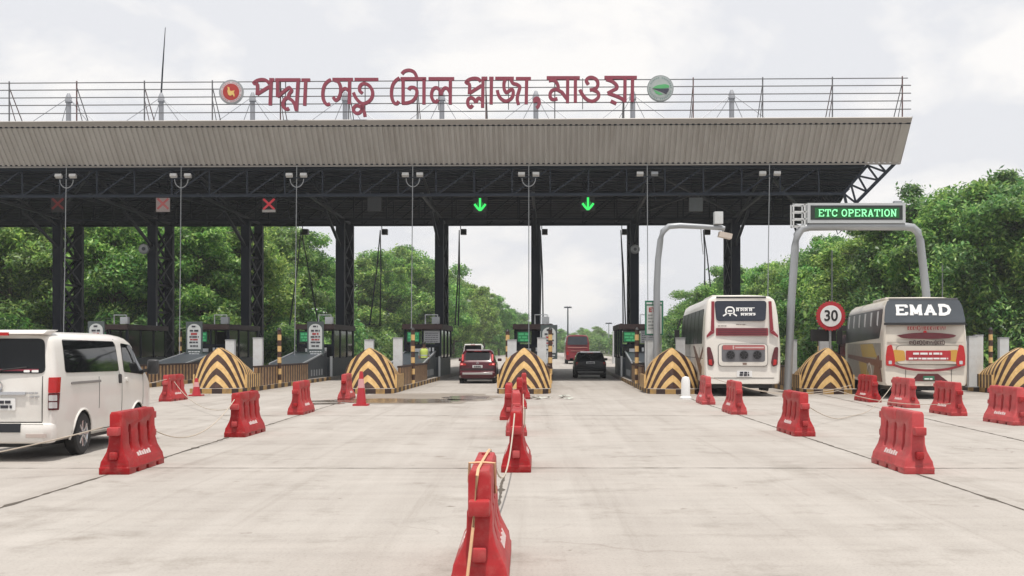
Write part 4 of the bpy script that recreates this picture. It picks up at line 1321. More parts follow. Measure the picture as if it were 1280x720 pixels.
# ================================================================== VEHICLES
def interp(tab, x):
    if x <= tab[0][0]: return tab[0][1]
    for (a, b), (c, d) in zip(tab[:-1], tab[1:]):
        if x <= c: return b + (d - b) * (x - a) / (c - a) if c > a else d
    return tab[-1][1]
class Body:
    """a lofted vehicle body: half profile (x,z), roof height along the length, belt line, width along the length, rear lean"""
    def __init__(s, prof, H, belt, top, wid, L, lean=((0, 0), (9, 0)), beltf=None, zb=None):
        s.prof = prof; s.H = H; s.belt = belt; s.top = top; s.wid = wid; s.L = L; s.lean = lean
        s.zb = prof[0][1]
    def half(s, y):
        t = interp(s.top, y); bl = min(s.belt, t - .012); w = interp(s.wid, y)
        out = []
        for x, z in s.prof:
            if z <= s.belt: zz = s.zb + (z - s.zb) * (bl - s.zb) / (s.belt - s.zb)
            else: zz = bl + (z - s.belt) * (t - bl) / (s.H - s.belt)
            out.append((x * w, zz))
        return out
    def leanat(s, y, z): return interp(s.lean, z) * max(0.0, 1 - y / 1.2)
    def sx(s, y, z):
        h = s.half(y)
        best = 0
        for (x0, z0), (x1, z1) in zip(h[:-1], h[1:]):
            if (z0 - z) * (z1 - z) <= 0 and abs(z1 - z0) > 1e-6:
                best = max(best, x0 + (x1 - x0) * (z - z0) / (z1 - z0))
        return best
    def mesh(s, ys):
        rings = []
        for y, k, dz in ys:
            h = s.half(y)
            zc = (h[0][1] + h[-1][1]) / 2
            pts = [(x * k, y + s.leanat(y, z), zc + (z - zc) * dz) for x, z in h]
            ring = pts + [(-x, yy, z) for x, yy, z in reversed(pts[1:-1])]
            rings.append(ring)
        m = MB(); m.loft(rings, True)
        return m
    def side(s, mb, poly, sgn, off=.012, **k):
        patch(mb, poly, lambda y, z: (sgn * s.sx(y, z), y + s.leanat(y, z), z), lambda y, z: (sgn * off, 0, 0), **k)
    def rear(s, mb, poly, off=.012, y0=0.0, **k):
        patch(mb, poly, lambda x, z: (x, y0 + interp(s.lean, z), z), lambda x, z: (0, -off, 0), **k)
    def slope(s, mb, poly, off=.012, **k):
        "patch lying on the sloping tailgate (inverse of the roof curve)"
        inv = [(t, y) for y, t in s.top if y < s.L * .4]
        inv2 = [inv[0]]
        for q in inv[1:]:
            if q[0] > inv2[-1][0] + 1e-4: inv2.append(q)
        patch(mb, poly, lambda x, z: (x, interp(inv2, z), z), lambda x, z: (0, -off, off * .5), **k)
def wheel(parent, x, y, r, w, rim_m, spokes=6, name='wheel'):
    sg = 1 if x > 0 else -1
    m = MB(); m.lathe([(r*.62, -w/2), (r*.9, -w/2), (r, -w/2+.03), (r, w/2-.03), (r*.9, w/2), (r*.62, w/2)], (0, 0, 0), 'X', 28)
    o = m.build(name, RUBBER, parent, (x, y, r), smooth=40)
    q = MB(); q.lathe([(r*.64, w/2*.9), (r*.6, w/2*.6), (r*.58, w/2*.3), (.0001, w/2*.3)], (0,0,0), 'X', 28)
    for k in range(spokes):
        a = 2 * math.pi * k / spokes
        d = Vector((0, math.cos(a), math.sin(a)))
        q.bar(Vector((w/2*.62, 0, 0)) + d * r * .1, Vector((w/2*.72, 0, 0)) + d * r * .62, .06, .03)
    q.lathe([(.0001, w/2*.8), (r*.16, w/2*.8), (r*.18, w/2*.5)], (0,0,0), 'X', 14)
    rm = q.build('rim', rim_m, o, smooth=40)
    if sg < 0: rm.rotation_euler = (0, 0, math.pi)
    return o
CARWHITE = mat('van_white_paint', (.74, .72, .68), .3, 0, .03, 1, dirt=(.52, .47, .40), dirt_amt=.28, dirt_scale=1.4, coat=.4)
LINER = mat('wheel_arch_liner', (.012, .012, .012), .9)
GAP = mat('panel_gap', (.05, .048, .045), .8)
HANDLE = mat('handle_dark', (.03, .03, .032), .4)

# ---- white van
VANGLASS = mat('van_side_glass', (.008, .009, .010), .03, 0, .2, 2, spec=.5)
def make_van():
    o = empty('minivan', 'large white minivan seen from behind at the left edge, beside a red barrier', 'van')
    L, H = 4.72, 1.95
    prof = [(0,.27),(.60,.27),(.74,.28),(.80,.33),(.832,.48),(.846,.80),(.846,1.05),(.838,1.24),(.80,1.50),(.772,1.68),(.745,1.80),(.70,1.875),(.60,1.918),(.35,1.942),(0,1.95)]
    top = [(0,1.90),(.05,1.93),(.3,1.95),(2.9,1.95),(3.35,1.92),(3.62,1.84),(4.28,1.16),(4.45,1.04),(4.62,.90),(4.72,.72)]
    wid = [(0,1),(3.6,1),(4.2,.985),(4.45,.95),(4.62,.88),(4.72,.78)]
    lean = [(0,0),(1.0,0),(1.25,.02),(1.95,.13)]
    B = Body(prof, H, 1.24, top, wid, L, lean)
    ys = [(0,.93,.985),(.02,.965,.993),(.06,.99,1),(.14,1,1),(.5,1,1),(.9,1,1),(1.5,1,1),(2.2,1,1),(2.9,1,1),(3.35,1,1),(3.5,1,1),(3.62,1,1),(3.9,1,1),(4.1,1,1),(4.28,1,1),(4.45,1,1),(4.62,1,1),(4.72,1,1)]
    body = B.mesh(ys).build('body', CARWHITE, o)
    c = MB()
    for y in (1.13, 3.70):
        for sx in (-1, 1):
            c.lathe([(.0001, sx*.52), (.375, sx*.52), (.375, sx*1.0), (.0001, sx*1.0)], (0, y, .34), 'X', 28)
    cut = c.build('cutter', LINER)
    boolean_cut(body, cut)
    body.data.polygons.foreach_set('use_smooth', [True] * len(body.data.polygons)); body.data.set_sharp_from_angle(angle=R(38))
    m = MB()
    for sx in (-1, 1):       # arch lips
        for y in (1.13, 3.70):
            pts = []
            for k in range(15):
                a = math.pi * (k / 14) * 1.12 - .19
                yy, z_ = y + .385 * math.cos(a), .34 + .385 * math.sin(a)
                pts.append((sx * (B.sx(yy, max(z_, .30)) + .004), yy, z_))
            m.tube(pts, .018, 6)
    split(m.build('arch_lip', CARWHITE, body, smooth=60))
    for sx in (-1, 1):
        m = MB(); B.side(m, rpoly([(.42,1.31),(2.72,1.29),(2.70,1.80),(.44,1.82)], .07), sx)
        m.build('side_window', VANGLASS, o, smooth=40)
        m = MB(); B.side(m, rpoly([(2.98,1.27),(3.98,1.20),(4.02,1.26),(3.52,1.74),(3.02,1.77)], .05), sx)
        m.build('door_window', VANGLASS, o, smooth=40)
        # door gaps, slide rail and handles
        m = MB()
        for yy in (1.80, 2.86, 3.98):
            z0 = .36 if yy != 1.80 else .70
            B.side(m, rect(yy - .006, yy + .006, z0, 1.22), sx, .004, sub=1)
        B.side(m, rect(1.8, 2.86, .345, .36), sx, .004)
        B.side(m, rect(2.74, 2.755, 1.22, 1.84), sx, .004, sub=1)
        m.build('door_gap', GAP, body)
        m = MB(); B.side(m, rpoly(rect(.62, 1.86, 1.125, 1.165), .015), sx, .014)
        m.build('slide_rail', mat('slide_rail_grey', (.22, .21, .2), .5), body)  # slide rail in one mid grey
        m = MB(); B.side(m, rpoly(rect(2.70, 2.78, 1.08, 1.24), .03), sx, .03)
        m.build('handle', HANDLE, o)
        m = MB(); B.side(m, rpoly(rect(3.05, 3.2, 1.10, 1.17), .02), sx, .03)
        m.build('handle', CARWHITE, o)
        m = MB()
        mx = sx * (B.sx(4.0, 1.2) + .16)
        m.box((mx, 4.08, 1.34), (.20, .12, .27)); q = m.build('wing_mirror', HANDLE, o); bevel(q, .04, 3)
        m = MB(); m.bar((sx * B.sx(4.0, 1.2) - sx * .02, 4.05, 1.26), (mx, 4.07, 1.30), .06); m.build('mirror_arm', HANDLE, q)
        # tail light wrapping the rear corner
        path = [(0, .655, -.004, 0, -1), (.3, .765, -.002, .05, -1), (.42, .812, .012, .5, -.85), (.52, .836, .05, .9, -.4), (.66, .847, .12, 1, 0), (1, .848, .185, 1, 0)]
        def onpath(a, z):
            x = interp([(p[0], p[1]) for p in path], a); yy = interp([(p[0], p[2]) for p in path], a)
            return (sx * x, yy + B.leanat(0, z), z)
        def outw(a, z, k=.016):
            return (sx * interp([(p[0], p[3]) for p in path], a) * k, interp([(p[0], p[4]) for p in path], a) * k, 0)
        lamp = MB(); patch(lamp, rpoly([(.27, 1.02), (.88, 1.02), (.97, 1.25), (.27, 1.25)], .03), onpath, outw, sub=14)
        t = lamp.build('tail_light', REDL, o, smooth=50)
        lamp = MB(); patch(lamp, rpoly([(.27, .76), (.68, .76), (.88, 1.017), (.27, 1.017)], .03), onpath, outw, sub=14)
        lamp.build('reverse_light', DARKRED, t, smooth=50)
        for z0, z1 in ((.79, .88), (.90, .985)):
            lamp = MB(); patch(lamp, rpoly(rect(.30, .56, z0, z1), .02), onpath, lambda a, z: outw(a, z, .022), sub=8)
            lamp.build('clear_segment', CLEARL, t)
        for y in (1.13, 3.70): wheel(o, sx * .745, y, .335, .2, CHROME, 8)
    m = MB(); B.rear(m, rpoly([(-.70,1.31),(.70,1.31),(.655,1.83),(-.655,1.83)], .09), .014)
    rw = m.build('rear_window', GLASSG if False else GLASS, o, smooth=40)
    m = MB(); B.rear(m, rect(-.6, .6, 1.345, 1.375), .02); m.build('red_strip', mat('parcel_red', (.22, .02, .04), .4), rw)
    m = MB(); B.rear(m, rpoly(rect(.38, .47, 1.325, 1.36), .01), .021); B.rear(m, rpoly(rect(.5, .6, 1.325, 1.36), .01), .021); m.build('sticker', WHITE, rw)
    m = MB()
    # roof spoiler with brake light
    m.loft([[(-.70, -.05, 1.90), (-.70, .1, 1.96), (-.70, .55, 1.965), (-.70, .2, 1.88)], [(.70, -.05, 1.90), (.70, .1, 1.96), (.70, .55, 1.965), (.70, .2, 1.88)]])
    sp = m.build('spoiler', CARWHITE, o)
    bevel(sp, .02, 2)
    MB().box((0, -.045, 1.897), (.36, .05, .05)).build('brake_light', REDL, sp)
    # tailgate seams, plate, chrome, bumper
    m = MB(); B.rear(m, rect(-.66, .66, .575, .588), .004); B.rear(m, rect(.655, .665, .59, 1.27), .004, sub=1); B.rear(m, rect(-.665, -.655, .59, 1.27), .004, sub=1)
    m.build('tailgate_gap', GAP, body)
    m = MB(); B.rear(m, rpoly(rect(-.42, .42, .985, 1.035), .015), .03); m.build('chrome_strip', CHROME, o)
    m = MB(); B.rear(m, rpoly(rect(-.27, .27, .76, .94), .015), .02); pl_ = m.build('number_plate', WHITE, o)
    dashes('plate_text', [(-.2, .2, .855, .05), (-.22, .22, .785, .05)], INK, pl_, -.026, 3)
    MB().lathe([(.065, -.03), (.08, -.036), (.08, 0), (.065, 0)], (.0, 0, 1.12), 'Y', 20).build('badge', CHROME, o)
    dashes('badge_text', [(.40, .60, 1.0, .03), (.48, .62, .95, .028)], CHROME, o, -.008, 8)
    bm_ = MB()
    def bsec(k, z0, z1, dy):
        return [(-.80*k, -.02-dy*.2, z0), (-.70*k, -.09-dy, z0), (.70*k, -.09-dy, z0), (.80*k, -.02-dy*.2, z0), (.82*k, .12, z0), (-.82*k, .12, z0)]
    bm_.loft([bsec(.98, .27, 0, 0), bsec(1.02, .31, 0, .02), bsec(1.03, .46, 0, .03), bsec(1.02, .54, 0, .02), bsec(1.0, .57, 0, 0)])
    bp_ = bm_.build('bumper', CARWHITE, o); bevel(bp_, .025, 3)
    MB().box((0, -.115, .505), (.78, .04, .13)).build('bumper_step', mat('step_black', (.015, .018, .024), .6), bp_)
    m = MB(); m.box((.62, -.122, .39), (.3, .012, .05)); m.box((-.62, -.122, .39), (.3, .012, .05)); m.build('reflector', mat('pale_reflector', (.5, .42, .38), .3), bp_)
    m = MB(); m.box2(-.6, .6, .15, 4.4, .2, .30); m.build('underbody', BLACK, o)
    # seats and wheel seen through the glass are left to the tint; wiper on the tailgate
    m = MB(); m.tube([(0, -.0, 1.30), (.05, .01, 1.36), (.42, .025, 1.40)], .012, 5); m.build('wiper', BLACK, rw)
    return o
van = make_van()
van.location = (-7.87, 17.15, 0)
van2 = copy_tree(van, label='small white van half hidden ahead of the dark red car')
van2.location = (-4.4, 95, 0)

# ---- coaches
BUSGLASS = mat('coach_side_glass', (.012, .014, .016), .3, 0, .3, 1, spec=.06)
def bus_body(L, W, H, col_m, o, ztop=None, lean=None, fr=None):
    w = W / 2
    prof = [(0,.42),(.80*w,.42),(.95*w,.44),(.985*w,.52),(w,.95),(w,1.7),(.982*w,2.2),(.955*w,H-.75),(.915*w,H-.35),(.87*w,H-.17),(.76*w,H-.06),(.5*w,H-.015),(0,H)]
    top = [(0,H-.03),(.1,H),(L-1.4,H),(L-.8,H-.08),(L-.35,H-.55),(L-.1,1.7),(L,1.2)]
    wid = [(0,1),(L-.9,1),(L-.35,.96),(L,.86)]
    B = Body(prof, H, 1.7, top, wid, L, lean or [(0,0),(1.2,0),(1.9,.05),(H,.38)])
    ys = [(0,.955,.985),(.03,.975,.992),(.09,.993,.998),(.2,1,1)] + [(y,1,1) for y in (1.2,2.5,4,6,8,L-1.4,L-1,L-.8,L-.6,L-.35,L-.2,L-.1,L)]
    b = B.mesh(ys).build('body', col_m, o, smooth=38)
    c = MB()
    for y in (2.9, L - 2.7):
        for sx in (-1, 1):
            c.lathe([(.0001, sx*.8), (.56, sx*.8), (.56, sx*1.7), (.0001, sx*1.7)], (0, y, .5), 'X', 26)
    cut = c.build('cutter', LINER)
    boolean_cut(b, cut)
    b.data.polygons.foreach_set('use_smooth', [True] * len(b.data.polygons)); b.data.set_sharp_from_angle(angle=R(38))
    for y in (2.9, L - 2.7):
        for sx in (-1, 1): wheel(o, sx * (w - .17), y, .5, .28, GREY, 10)
    MB().box2(-w * .8, w * .8, .3, L - .6, .28, .43).build('underbody', BLACK, o)
    return B, b
def make_white_bus():
    o = empty('coach', 'white coach with dark red trim and three round fans at the back', 'coach', (7.45, 39.7, 0), R(-3.4))
    W, H, L = 2.62, 3.52, 11.6
    m_ = mat('coach_white', (.70, .665, .61), .3, 0, .03, .6, dirt=(.40, .34, .27), dirt_amt=.3, dirt_scale=.8, coat=.3)
    B, b = bus_body(L, W, H, m_, o)
    k = .005513
    Xc = lambda c: (c - 335) * k
    Zc = lambda c: 3.863 - k * c
    MAROON = mat('coach_maroon', (.20, .012, .022), .35, 0, .1, 2)
    m = MB(); B.rear(m, rpoly([(Xc(176), Zc(228)), (Xc(482), Zc(228)), (Xc(492), Zc(100)), (Xc(166), Zc(100))], .12), .02)
    rw = m.build('rear_window', mat('coach_rear_glass', (.018, .022, .035), .1, 0, .2, 2), o, smooth=40)
    m = MB()
    f = lambda a, bb, d: (a, interp(B.lean, bb) - .024 + d, bb)
    # emblem: coach face in an arch, and two lines of small lettering
    arch = [(Xc(225), Zc(194)), (Xc(238), Zc(160)), (Xc(262), Zc(142)), (Xc(286), Zc(160)), (Xc(300), Zc(194))]
    m.stroke(crom([(Xc(240), Zc(180)), (Xc(236), Zc(160)), (Xc(248), Zc(142)), (Xc(276), Zc(142)), (Xc(288), Zc(160)), (Xc(284), Zc(180))], 4), .05, f, 0, -.004)
    m.stroke([(Xc(218), Zc(196)), (Xc(240), Zc(182))], .05, f, 0, -.005); m.stroke([(Xc(304), Zc(196)), (Xc(284), Zc(182))], .05, f, 0, -.006)
    m.stroke([(Xc(248), Zc(164)), (Xc(276), Zc(164))], .05, f, 0, -.007); m.stroke([(Xc(246), Zc(180)), (Xc(278), Zc(180))], .035, f, 0, -.008)
    m.stroke([(Xc(262), Zc(184)), (Xc(262), Zc(196))], .05, f, 0, -.009)
    m.build('window_emblem', WHITE, rw)
    q = MB(); rnd = random.Random(3)
    for (x0, x1, zt, zb) in ((300, 416, 140, 166), (328, 420, 174, 194)):
        q.stroke([(Xc(x0), Zc(zt + 5)), (Xc(x1), Zc(zt + 5))], .022, f, 0, -.004)
        x = x0 + 4; n = 0
        while x < x1 - 6:
            q.stroke([(Xc(x), Zc(zt + 6)), (Xc(x), Zc(zb))], .026, f, 0, -.005 - .0005 * (n % 4))
            if n % 2 == 0: q.stroke(crom([(Xc(x), Zc(zt + 12)), (Xc(x + 6), Zc(zt + 10)), (Xc(x + 9), Zc((zt + zb) / 2 + 3)), (Xc(x + 3), Zc(zb - 3))], 3), .022, f, 0, -.008 - .0005 * (n % 3))
            x += rnd.choice((11, 13, 15)); n += 1
    q.build('window_text', WHITE, rw)
    m = MB()
    for sgn in (-1, 1):
        t = [(1.01, Zc(100)), (.90, Zc(100)), (.885, Zc(300)), (1.0, Zc(312)), (1.18, Zc(335)), (1.24, Zc(318)), (1.10, Zc(290))]
        B.rear(m, [(sgn * a, z) for a, z in ((.93, Zc(103)), (1.035, Zc(103)), (1.05, Zc(200)), (1.075, Zc(285)), (.955, Zc(300)), (.945, Zc(200)))], .015)
        B.rear(m, [(sgn * a, z) for a, z in ((.955, Zc(302)), (1.075, Zc(287)), (1.22, Zc(318)), (1.22, Zc(332)))], .017)
    split(m.build('trim_strip', MAROON, o))
    m = MB(); B.rear(m, rpoly(rect(Xc(172), Xc(496), Zc(320), Zc(272)), .03), .012); lv = m.build('louvre_panel', MAROON, o)
    m = MB()
    for i in range(4): B.rear(m, rect(Xc(182), Xc(486), Zc(313 - 11 * i), Zc(308.5 - 11 * i)), .02)
    m.build('louvre_slat', mat('louvre_dark', (.06, .012, .02), .5), lv)
    m = MB(); B.rear(m, rpoly(rect(Xc(178), Xc(490), Zc(82), Zc(72)), .02), .02); m.build('roof_vent', BLACK, o)
    m = MB(); B.rear(m, rpoly(rect(Xc(183), Xc(492), Zc(512), Zc(370)), .14), .012); hp = m.build('engine_hatch', mat('hatch_gap', (.14, .13, .12), .6), o)
    m = MB(); B.rear(m, rpoly(rect(Xc(187), Xc(488), Zc(509), Zc(373)), .13), .03); m.build('hatch_rim', m_, hp)
    m = MB(); B.rear(m, rpoly(rect(Xc(205), Xc(474), Zc(484), Zc(378)), .1), .034); gr = m.build('fan_grille', mat('grille_grey', (.13, .13, .14), .5, 0, .2, 10), o)
    m = MB(); B.rear(m, rpoly(rect(Xc(212), Xc(472), Zc(408), Zc(380)), .03), .04); bn = m.build('banner', mat('banner_red', (.40, .10, .10), .5), gr)
    q = MB(); B.rear(q, rect(Xc(290), Xc(466), Zc(399), Zc(390)), .044); B.rear(q, rect(Xc(274), Xc(282), Zc(406), Zc(382)), .045); q.build('banner_text', mat('banner_pale', (.55, .42, .40), .5), bn)
    for cxx in (260, 343, 425):
        m = MB(); m.disc((Xc(cxx), -.046, Zc(441)), .155, .02, 'Y', 24); fn = m.build('fan', BLACK, gr)
        m = MB()
        for j in range(6):
            a = j * math.pi / 3 + cxx; m.bar((Xc(cxx) + .03 * math.cos(a), -.05, Zc(441) + .03 * math.sin(a)), (Xc(cxx) + .14 * math.cos(a), -.05, Zc(441) + .14 * math.sin(a)), .03, .008)
        m.lathe([(.14, -.056), (.16, -.056), (.16, -.046), (.14, -.046)], (Xc(cxx), 0, Zc(441)), 'Y', 20)
        m.build('fan_blade', mat('fan_grey', (.09, .09, .10), .5), fn)
    m = MB(); B.rear(m, rpoly(rect(Xc(335), Xc(360), Zc(502), Zc(490)), .02), .036); m.build('hatch_handle', mat('handle_brown', (.2, .13, .1), .5), hp)
    for sgn in (-1, 1):
        m = MB(); B.rear(m, rpoly([(sgn * a, z) for a, z in ((1.20, Zc(390)), (1.22, Zc(400)), (1.19, Zc(505)), (1.03, Zc(515)), (.965, Zc(490)), (1.02, Zc(440)), (1.10, Zc(392)))], .05), .018)
        tl = m.build('tail_light', DARKRED, o)
        m = MB(); B.rear(m, rpoly([(sgn * 1.04, Zc(505)), (sgn * 1.15, Zc(500)), (sgn * 1.16, Zc(470)), (sgn * 1.06, Zc(468))], .02), .024); m.build('lens', REDL, tl)
    m = MB(); B.rear(m, rpoly(rect(Xc(300), Xc(394), Zc(578), Zc(540)), .02), .012); pl_ = m.build('number_plate', WHITE, o)
    dashes('plate_text', [(Xc(318), Xc(374), Zc(558), .07), (Xc(316), Xc(376), Zc(573), .07)], INK, pl_, -.018, 4)
    dashes('small_text', [(Xc(298), Xc(360), Zc(254), .04), (Xc(185), Xc(240), Zc(262), .035)], mat('text_grey', (.25, .22, .2), .6), o, interp(B.lean, Zc(258)) - .012, 2)
    m = MB(); B.rear(m, rect(Xc(140), Xc(530), Zc(586), Zc(583)), .005); m.build('bumper_gap', GAP, b)
    for sgn in (-1, 1):
        m = MB(); B.side(m, rpoly(rect(.95, L - .9, 1.82, 3.06), .15), sgn, .014, sub=20); sw = m.build('side_window', BUSGLASS, o, smooth=40)
        m = MB()
        for yy in (2.6, 4.3, 6.0, 7.7, 9.4): B.side(m, rect(yy - .04, yy + .04, 1.84, 3.04), sgn, .02, sub=1)
        m.build('window_pillar', BLACK, sw)
        m = MB(); B.side(m, [(1.4, .6), (4.6, 1.75), (3.9, 1.75), (.9, 1.0)], sgn, .008); B.side(m, [(.45, 1.55), (1.9, 1.1), (1.9, 1.25), (.45, 1.72)], sgn, .010)
        m.build('side_stripe', mat('stripe_brown', (.11, .05, .035), .4), b)
        m = MB(); B.side(m, rect(.5, L - 1, 1.30, 1.32), sgn, .006, sub=12); B.side(m, rect(3.6, 3.62, .5, 1.7), sgn, .006, sub=1); B.side(m, rect(1.9, 1.92, .5, 1.7), sgn, .006, sub=1)
        m.build('locker_gap', GAP, b)
        m = MB(); m.tube([(sgn * .9, L - .2, 3.0), (sgn * 1.25, L + .15, 2.95), (sgn * 1.4, L + .1, 2.5)], .04, 6); m.box((sgn * 1.42, L + .1, 2.2), (.22, .14, .55)); m.build('wing_mirror', BLACK, o)
    m = MB(); m.box2(-.75, .75, 3.2, 6.2, H - .01, H + .12); q = m.build('roof_pod', m_, o); bevel(q, .05, 2)
    return o
make_white_bus()
def make_silver_bus():
    o = empty('coach', 'silver grey coach with white EMAD lettering across its dark rear window', 'coach', (13.02, 37.6, 0), R(-8.2))
    W, H, L = 2.66, 3.36, 10.2
    m_ = mat('coach_silver', (.62, .57, .49), .35, .0, .05, .6, dirt=(.30, .26, .21), dirt_amt=.35, dirt_scale=.8, coat=.3)
    B, b = bus_body(L, W, H, m_, o, lean=[(0,0),(1.1,0),(1.9,.03),(2.5,.10),(H,.42)])
    k = .00505
    Xc = lambda c: (c - 612) * k
    Zc = lambda c: 3.62 - k * c
    LR = mat('lettering_red', (.25, .03, .025), .5); LD = mat('lettering_dark', (.07, .04, .035), .5)
    AMB = mat('panel_amber', (.55, .30, .05), .4, 0, .1, 4)
    m = MB(); B.rear(m, rpoly([(-1.285, 2.5), (1.285, 2.5), (1.225, 3.02), (1.13, 3.26), (-1.13, 3.26), (-1.225, 3.02)], .08), .02, rows=10)
    gl = m.build('rear_window', mat('slate_glass', (.070, .080, .092), .14, 0, .2, 2), o, smooth=40)
    m = MB(); B.rear(m, rect(-1.29, 1.29, 2.43, 2.505), .034); m.build('black_band', BLACK, gl)
    m = MB(); B.rear(m, rpoly(rect(-1.1, 1.1, 3.262, 3.32), .03), .03); m.build('roof_edge', mat('roof_edge_dark', (.06, .06, .065), .4), gl)
    f = lambda a, bb, d: (a, interp(B.lean, bb) - .026 + d, bb)
    serif_text('window_text', 'EMAD', -.93, .87, 2.765, 3.09, WHITE, gl, f, .30, depth=.008)
    q = MB(); rnd = random.Random(3)
    def fancy(x0, x1, z0, z1, w):
        x = x0; n = 0
        while x < x1:
            ww = (z1 - z0) * rnd.uniform(.5, .9)
            kind = rnd.randrange(3)
            if kind == 0: q.stroke([(x, z1), (x + ww * .25, z0), (x + ww * .5, z1), (x + ww * .75, z0), (x + ww, z1)], w, f, 0, -.004 - .0005 * (n % 5))
            elif kind == 1: q.stroke(crom([(x, z0), (x, z1), (x + ww * .7, z1), (x + ww * .7, z0), (x + ww * .1, z0)], 3), w, f, 0, -.004 - .0005 * (n % 5))
            else: q.stroke([(x + ww * .2, z0), (x + ww * .2, z1), (x + ww * .8, z1), (x + ww * .3, (z0 + z1) / 2), (x + ww * .8, z0)], w, f, 0, -.004 - .0005 * (n % 5))
            x += ww * 1.25; n += 1
    fancy(Xc(502), Xc(735), Zc(268), Zc(246), .022); q.build('ornate_text', LR, o)
    q = MB(); fancy(Xc(512), Xc(738), Zc(361), Zc(341), .028); q.build('route_text', LD, o)
    m = MB(); B.rear(m, crom([(Xc(436), Zc(303)), (Xc(520), Zc(290)), (Xc(620), Zc(285)), (Xc(720), Zc(290)), (Xc(804), Zc(303)), (Xc(760), Zc(322)), (Xc(620), Zc(327)), (Xc(480), Zc(322)), (Xc(436), Zc(303))], 3)[:-1], .02); m.build('lamp_bar', DARKRED, o)
    m = MB(); m.disc((0, interp(B.lean, Zc(283)) - .02, Zc(283)), .055, .03, 'Y', 14); m.build('high_brake_light', REDL, o)
    m = MB(); B.rear(m, rpoly(rect(Xc(428), Xc(834), Zc(492), Zc(368)), .16), .010); hatch = m.build('engine_hatch', mat('hatch_line', (.20, .17, .14), .5), o)
    m = MB(); B.rear(m, rpoly(rect(Xc(432), Xc(830), Zc(488), Zc(372)), .15), .02); m.build('hatch_face', m_, hatch)
    for sgn in (-1, 1):
        m = MB(); B.rear(m, rpoly([(sgn * a, z) for a, z in ((.66, Zc(402)), (1.0, Zc(396)), (1.06, Zc(430)), (1.02, Zc(476)), (.62, Zc(466)))], .06), .026); m.build('amber_panel', AMB, hatch)
    m = MB(); B.rear(m, rpoly(rect(Xc(490), Xc(770), Zc(466), Zc(402)), .04), .03); pn = m.build('red_panel', RED, hatch)
    dashes('panel_text', [(Xc(535), Xc(715), Zc(430), .075), (Xc(508), Xc(752), Zc(460), .06)], WHITE, pn, -.036, 5)
    for sgn in (-1, 1):
        pts = [(sgn * a, z) for a, z in ((1.06, Zc(362)), (1.20, Zc(372)), (1.25, Zc(440)), (1.24, Zc(500)), (.98, Zc(502)), (.95, Zc(470)), (1.0, Zc(410)))]
        m = MB(); B.rear(m, rpoly(pts, .05), .03); tl = m.build('tail_light', REDL, o)
        m = MB(); B.rear(m, rpoly([(sgn * 1.06, Zc(468)), (sgn * 1.16, Zc(468)), (sgn * 1.16, Zc(490)), (sgn * 1.06, Zc(490))], .02), .036); m.build('lens', CLEARL, tl)
    f2 = lambda a, bb, d: (a, interp(B.lean, bb) - .02 + d, bb)
    m = MB(); m.stroke(crom([(-1.06, Zc(492)), (-.6, Zc(518)), (0, Zc(530)), (.6, Zc(524)), (1.1, Zc(500))], 6), .075, f2, .01, -.006); m.build('red_swoosh', mat('swoosh_red', (.24, .02, .03), .35), b)
    m = MB(); B.rear(m, [(Xc(525), Zc(600)), (Xc(752), Zc(600)), (Xc(690), Zc(552)), (Xc(566), Zc(552))], .014); tr = m.build('plate_recess', mat('recess_red', (.10, .012, .014), .4), o)
    m = MB(); B.rear(m, rpoly(rect(Xc(598), Xc(668), Zc(594), Zc(566)), .02), .022); pl_ = m.build('number_plate', mat('plate_green', (.03, .16, .09), .5), o)
    dashes('plate_text', [(Xc(606), Xc(660), Zc(590), .05)], WHITE, pl_, -.03, 6)
    m = MB()
    for xx in (-.62, .82): B.rear(m, rect(xx - .006, xx + .006, .55, 1.0), .005, sub=1)
    B.rear(m, rect(-1.2, 1.2, 1.86, 1.868), .004)
    m.build('bumper_gap', GAP, b)
    for sgn in (-1, 1):
        m = MB(); B.side(m, rpoly([(.55, 2.52), (.9, 2.0), (L - .9, 1.86), (L - .9, 2.98), (.62, 2.98)], .12), sgn, .014, sub=20); sw = m.build('side_window', BUSGLASS, o, smooth=40)
        m = MB()
        for i in range(6): yy = 1.3 + i * 1.45; B.side(m, [(yy, 2.42), (yy + .26, 2.46), (yy + .44, 2.92), (yy + .12, 2.92)], sgn, .02, sub=2)
        m.build('curtain', mat('curtain_white', (.5, .5, .5), .6), sw)
        m = MB(); B.side(m, rect(.3, L - 1.2, 3.02, 3.09), sgn, .02, sub=16); m.build('gutter', mat('gutter_pale', (.6, .57, .54), .4), b)
        m = MB(); B.side(m, rpoly([(.32, .56), (L - 1.4, .56), (L - 1.4, 1.84), (.5, 1.84)], .1), sgn, .004, sub=20); m.build('grey_shade_panel', mat('graphic_shade_grey', (.25, .235, .21), .4, 0, .15, 1.2, dirt=(.14, .11, .08), dirt_amt=.6), b)  # grey side graphic that also paints in the shade on the bus side
        m = MB(); B.side(m, rpoly([(1.2, 1.35), (4.6, 1.35), (5.2, 1.8), (2.2, 1.82)], .1), sgn, .012, sub=12)
        B.side(m, rpoly([(2.9, .6), (5.0, .6), (5.6, 1.3), (4.0, 1.3)], .1), sgn, .012, sub=8); m.build('yellow_graphic', mat('graphic_yellow', (.38, .26, .05), .4, 0, .25, 2), b)
        m = MB(); B.side(m, crom([(.3, 1.1), (1.5, 1.5), (4, 1.62), (7, 1.35), (9, .9), (9, .75), (7, 1.18), (4, 1.45), (1.6, 1.32), (.4, .9)], 3), sgn, .016, sub=24, rows=14) if False else B.side(m, [(.3, 1.02), (8.6, 1.28), (8.6, 1.42), (.3, 1.26)], sgn, .016, sub=24)
        B.side(m, rpoly([(.25, .55), (2.2, .55), (1.5, 1.25), (.9, 1.45)], .08), sgn, .02, sub=8)
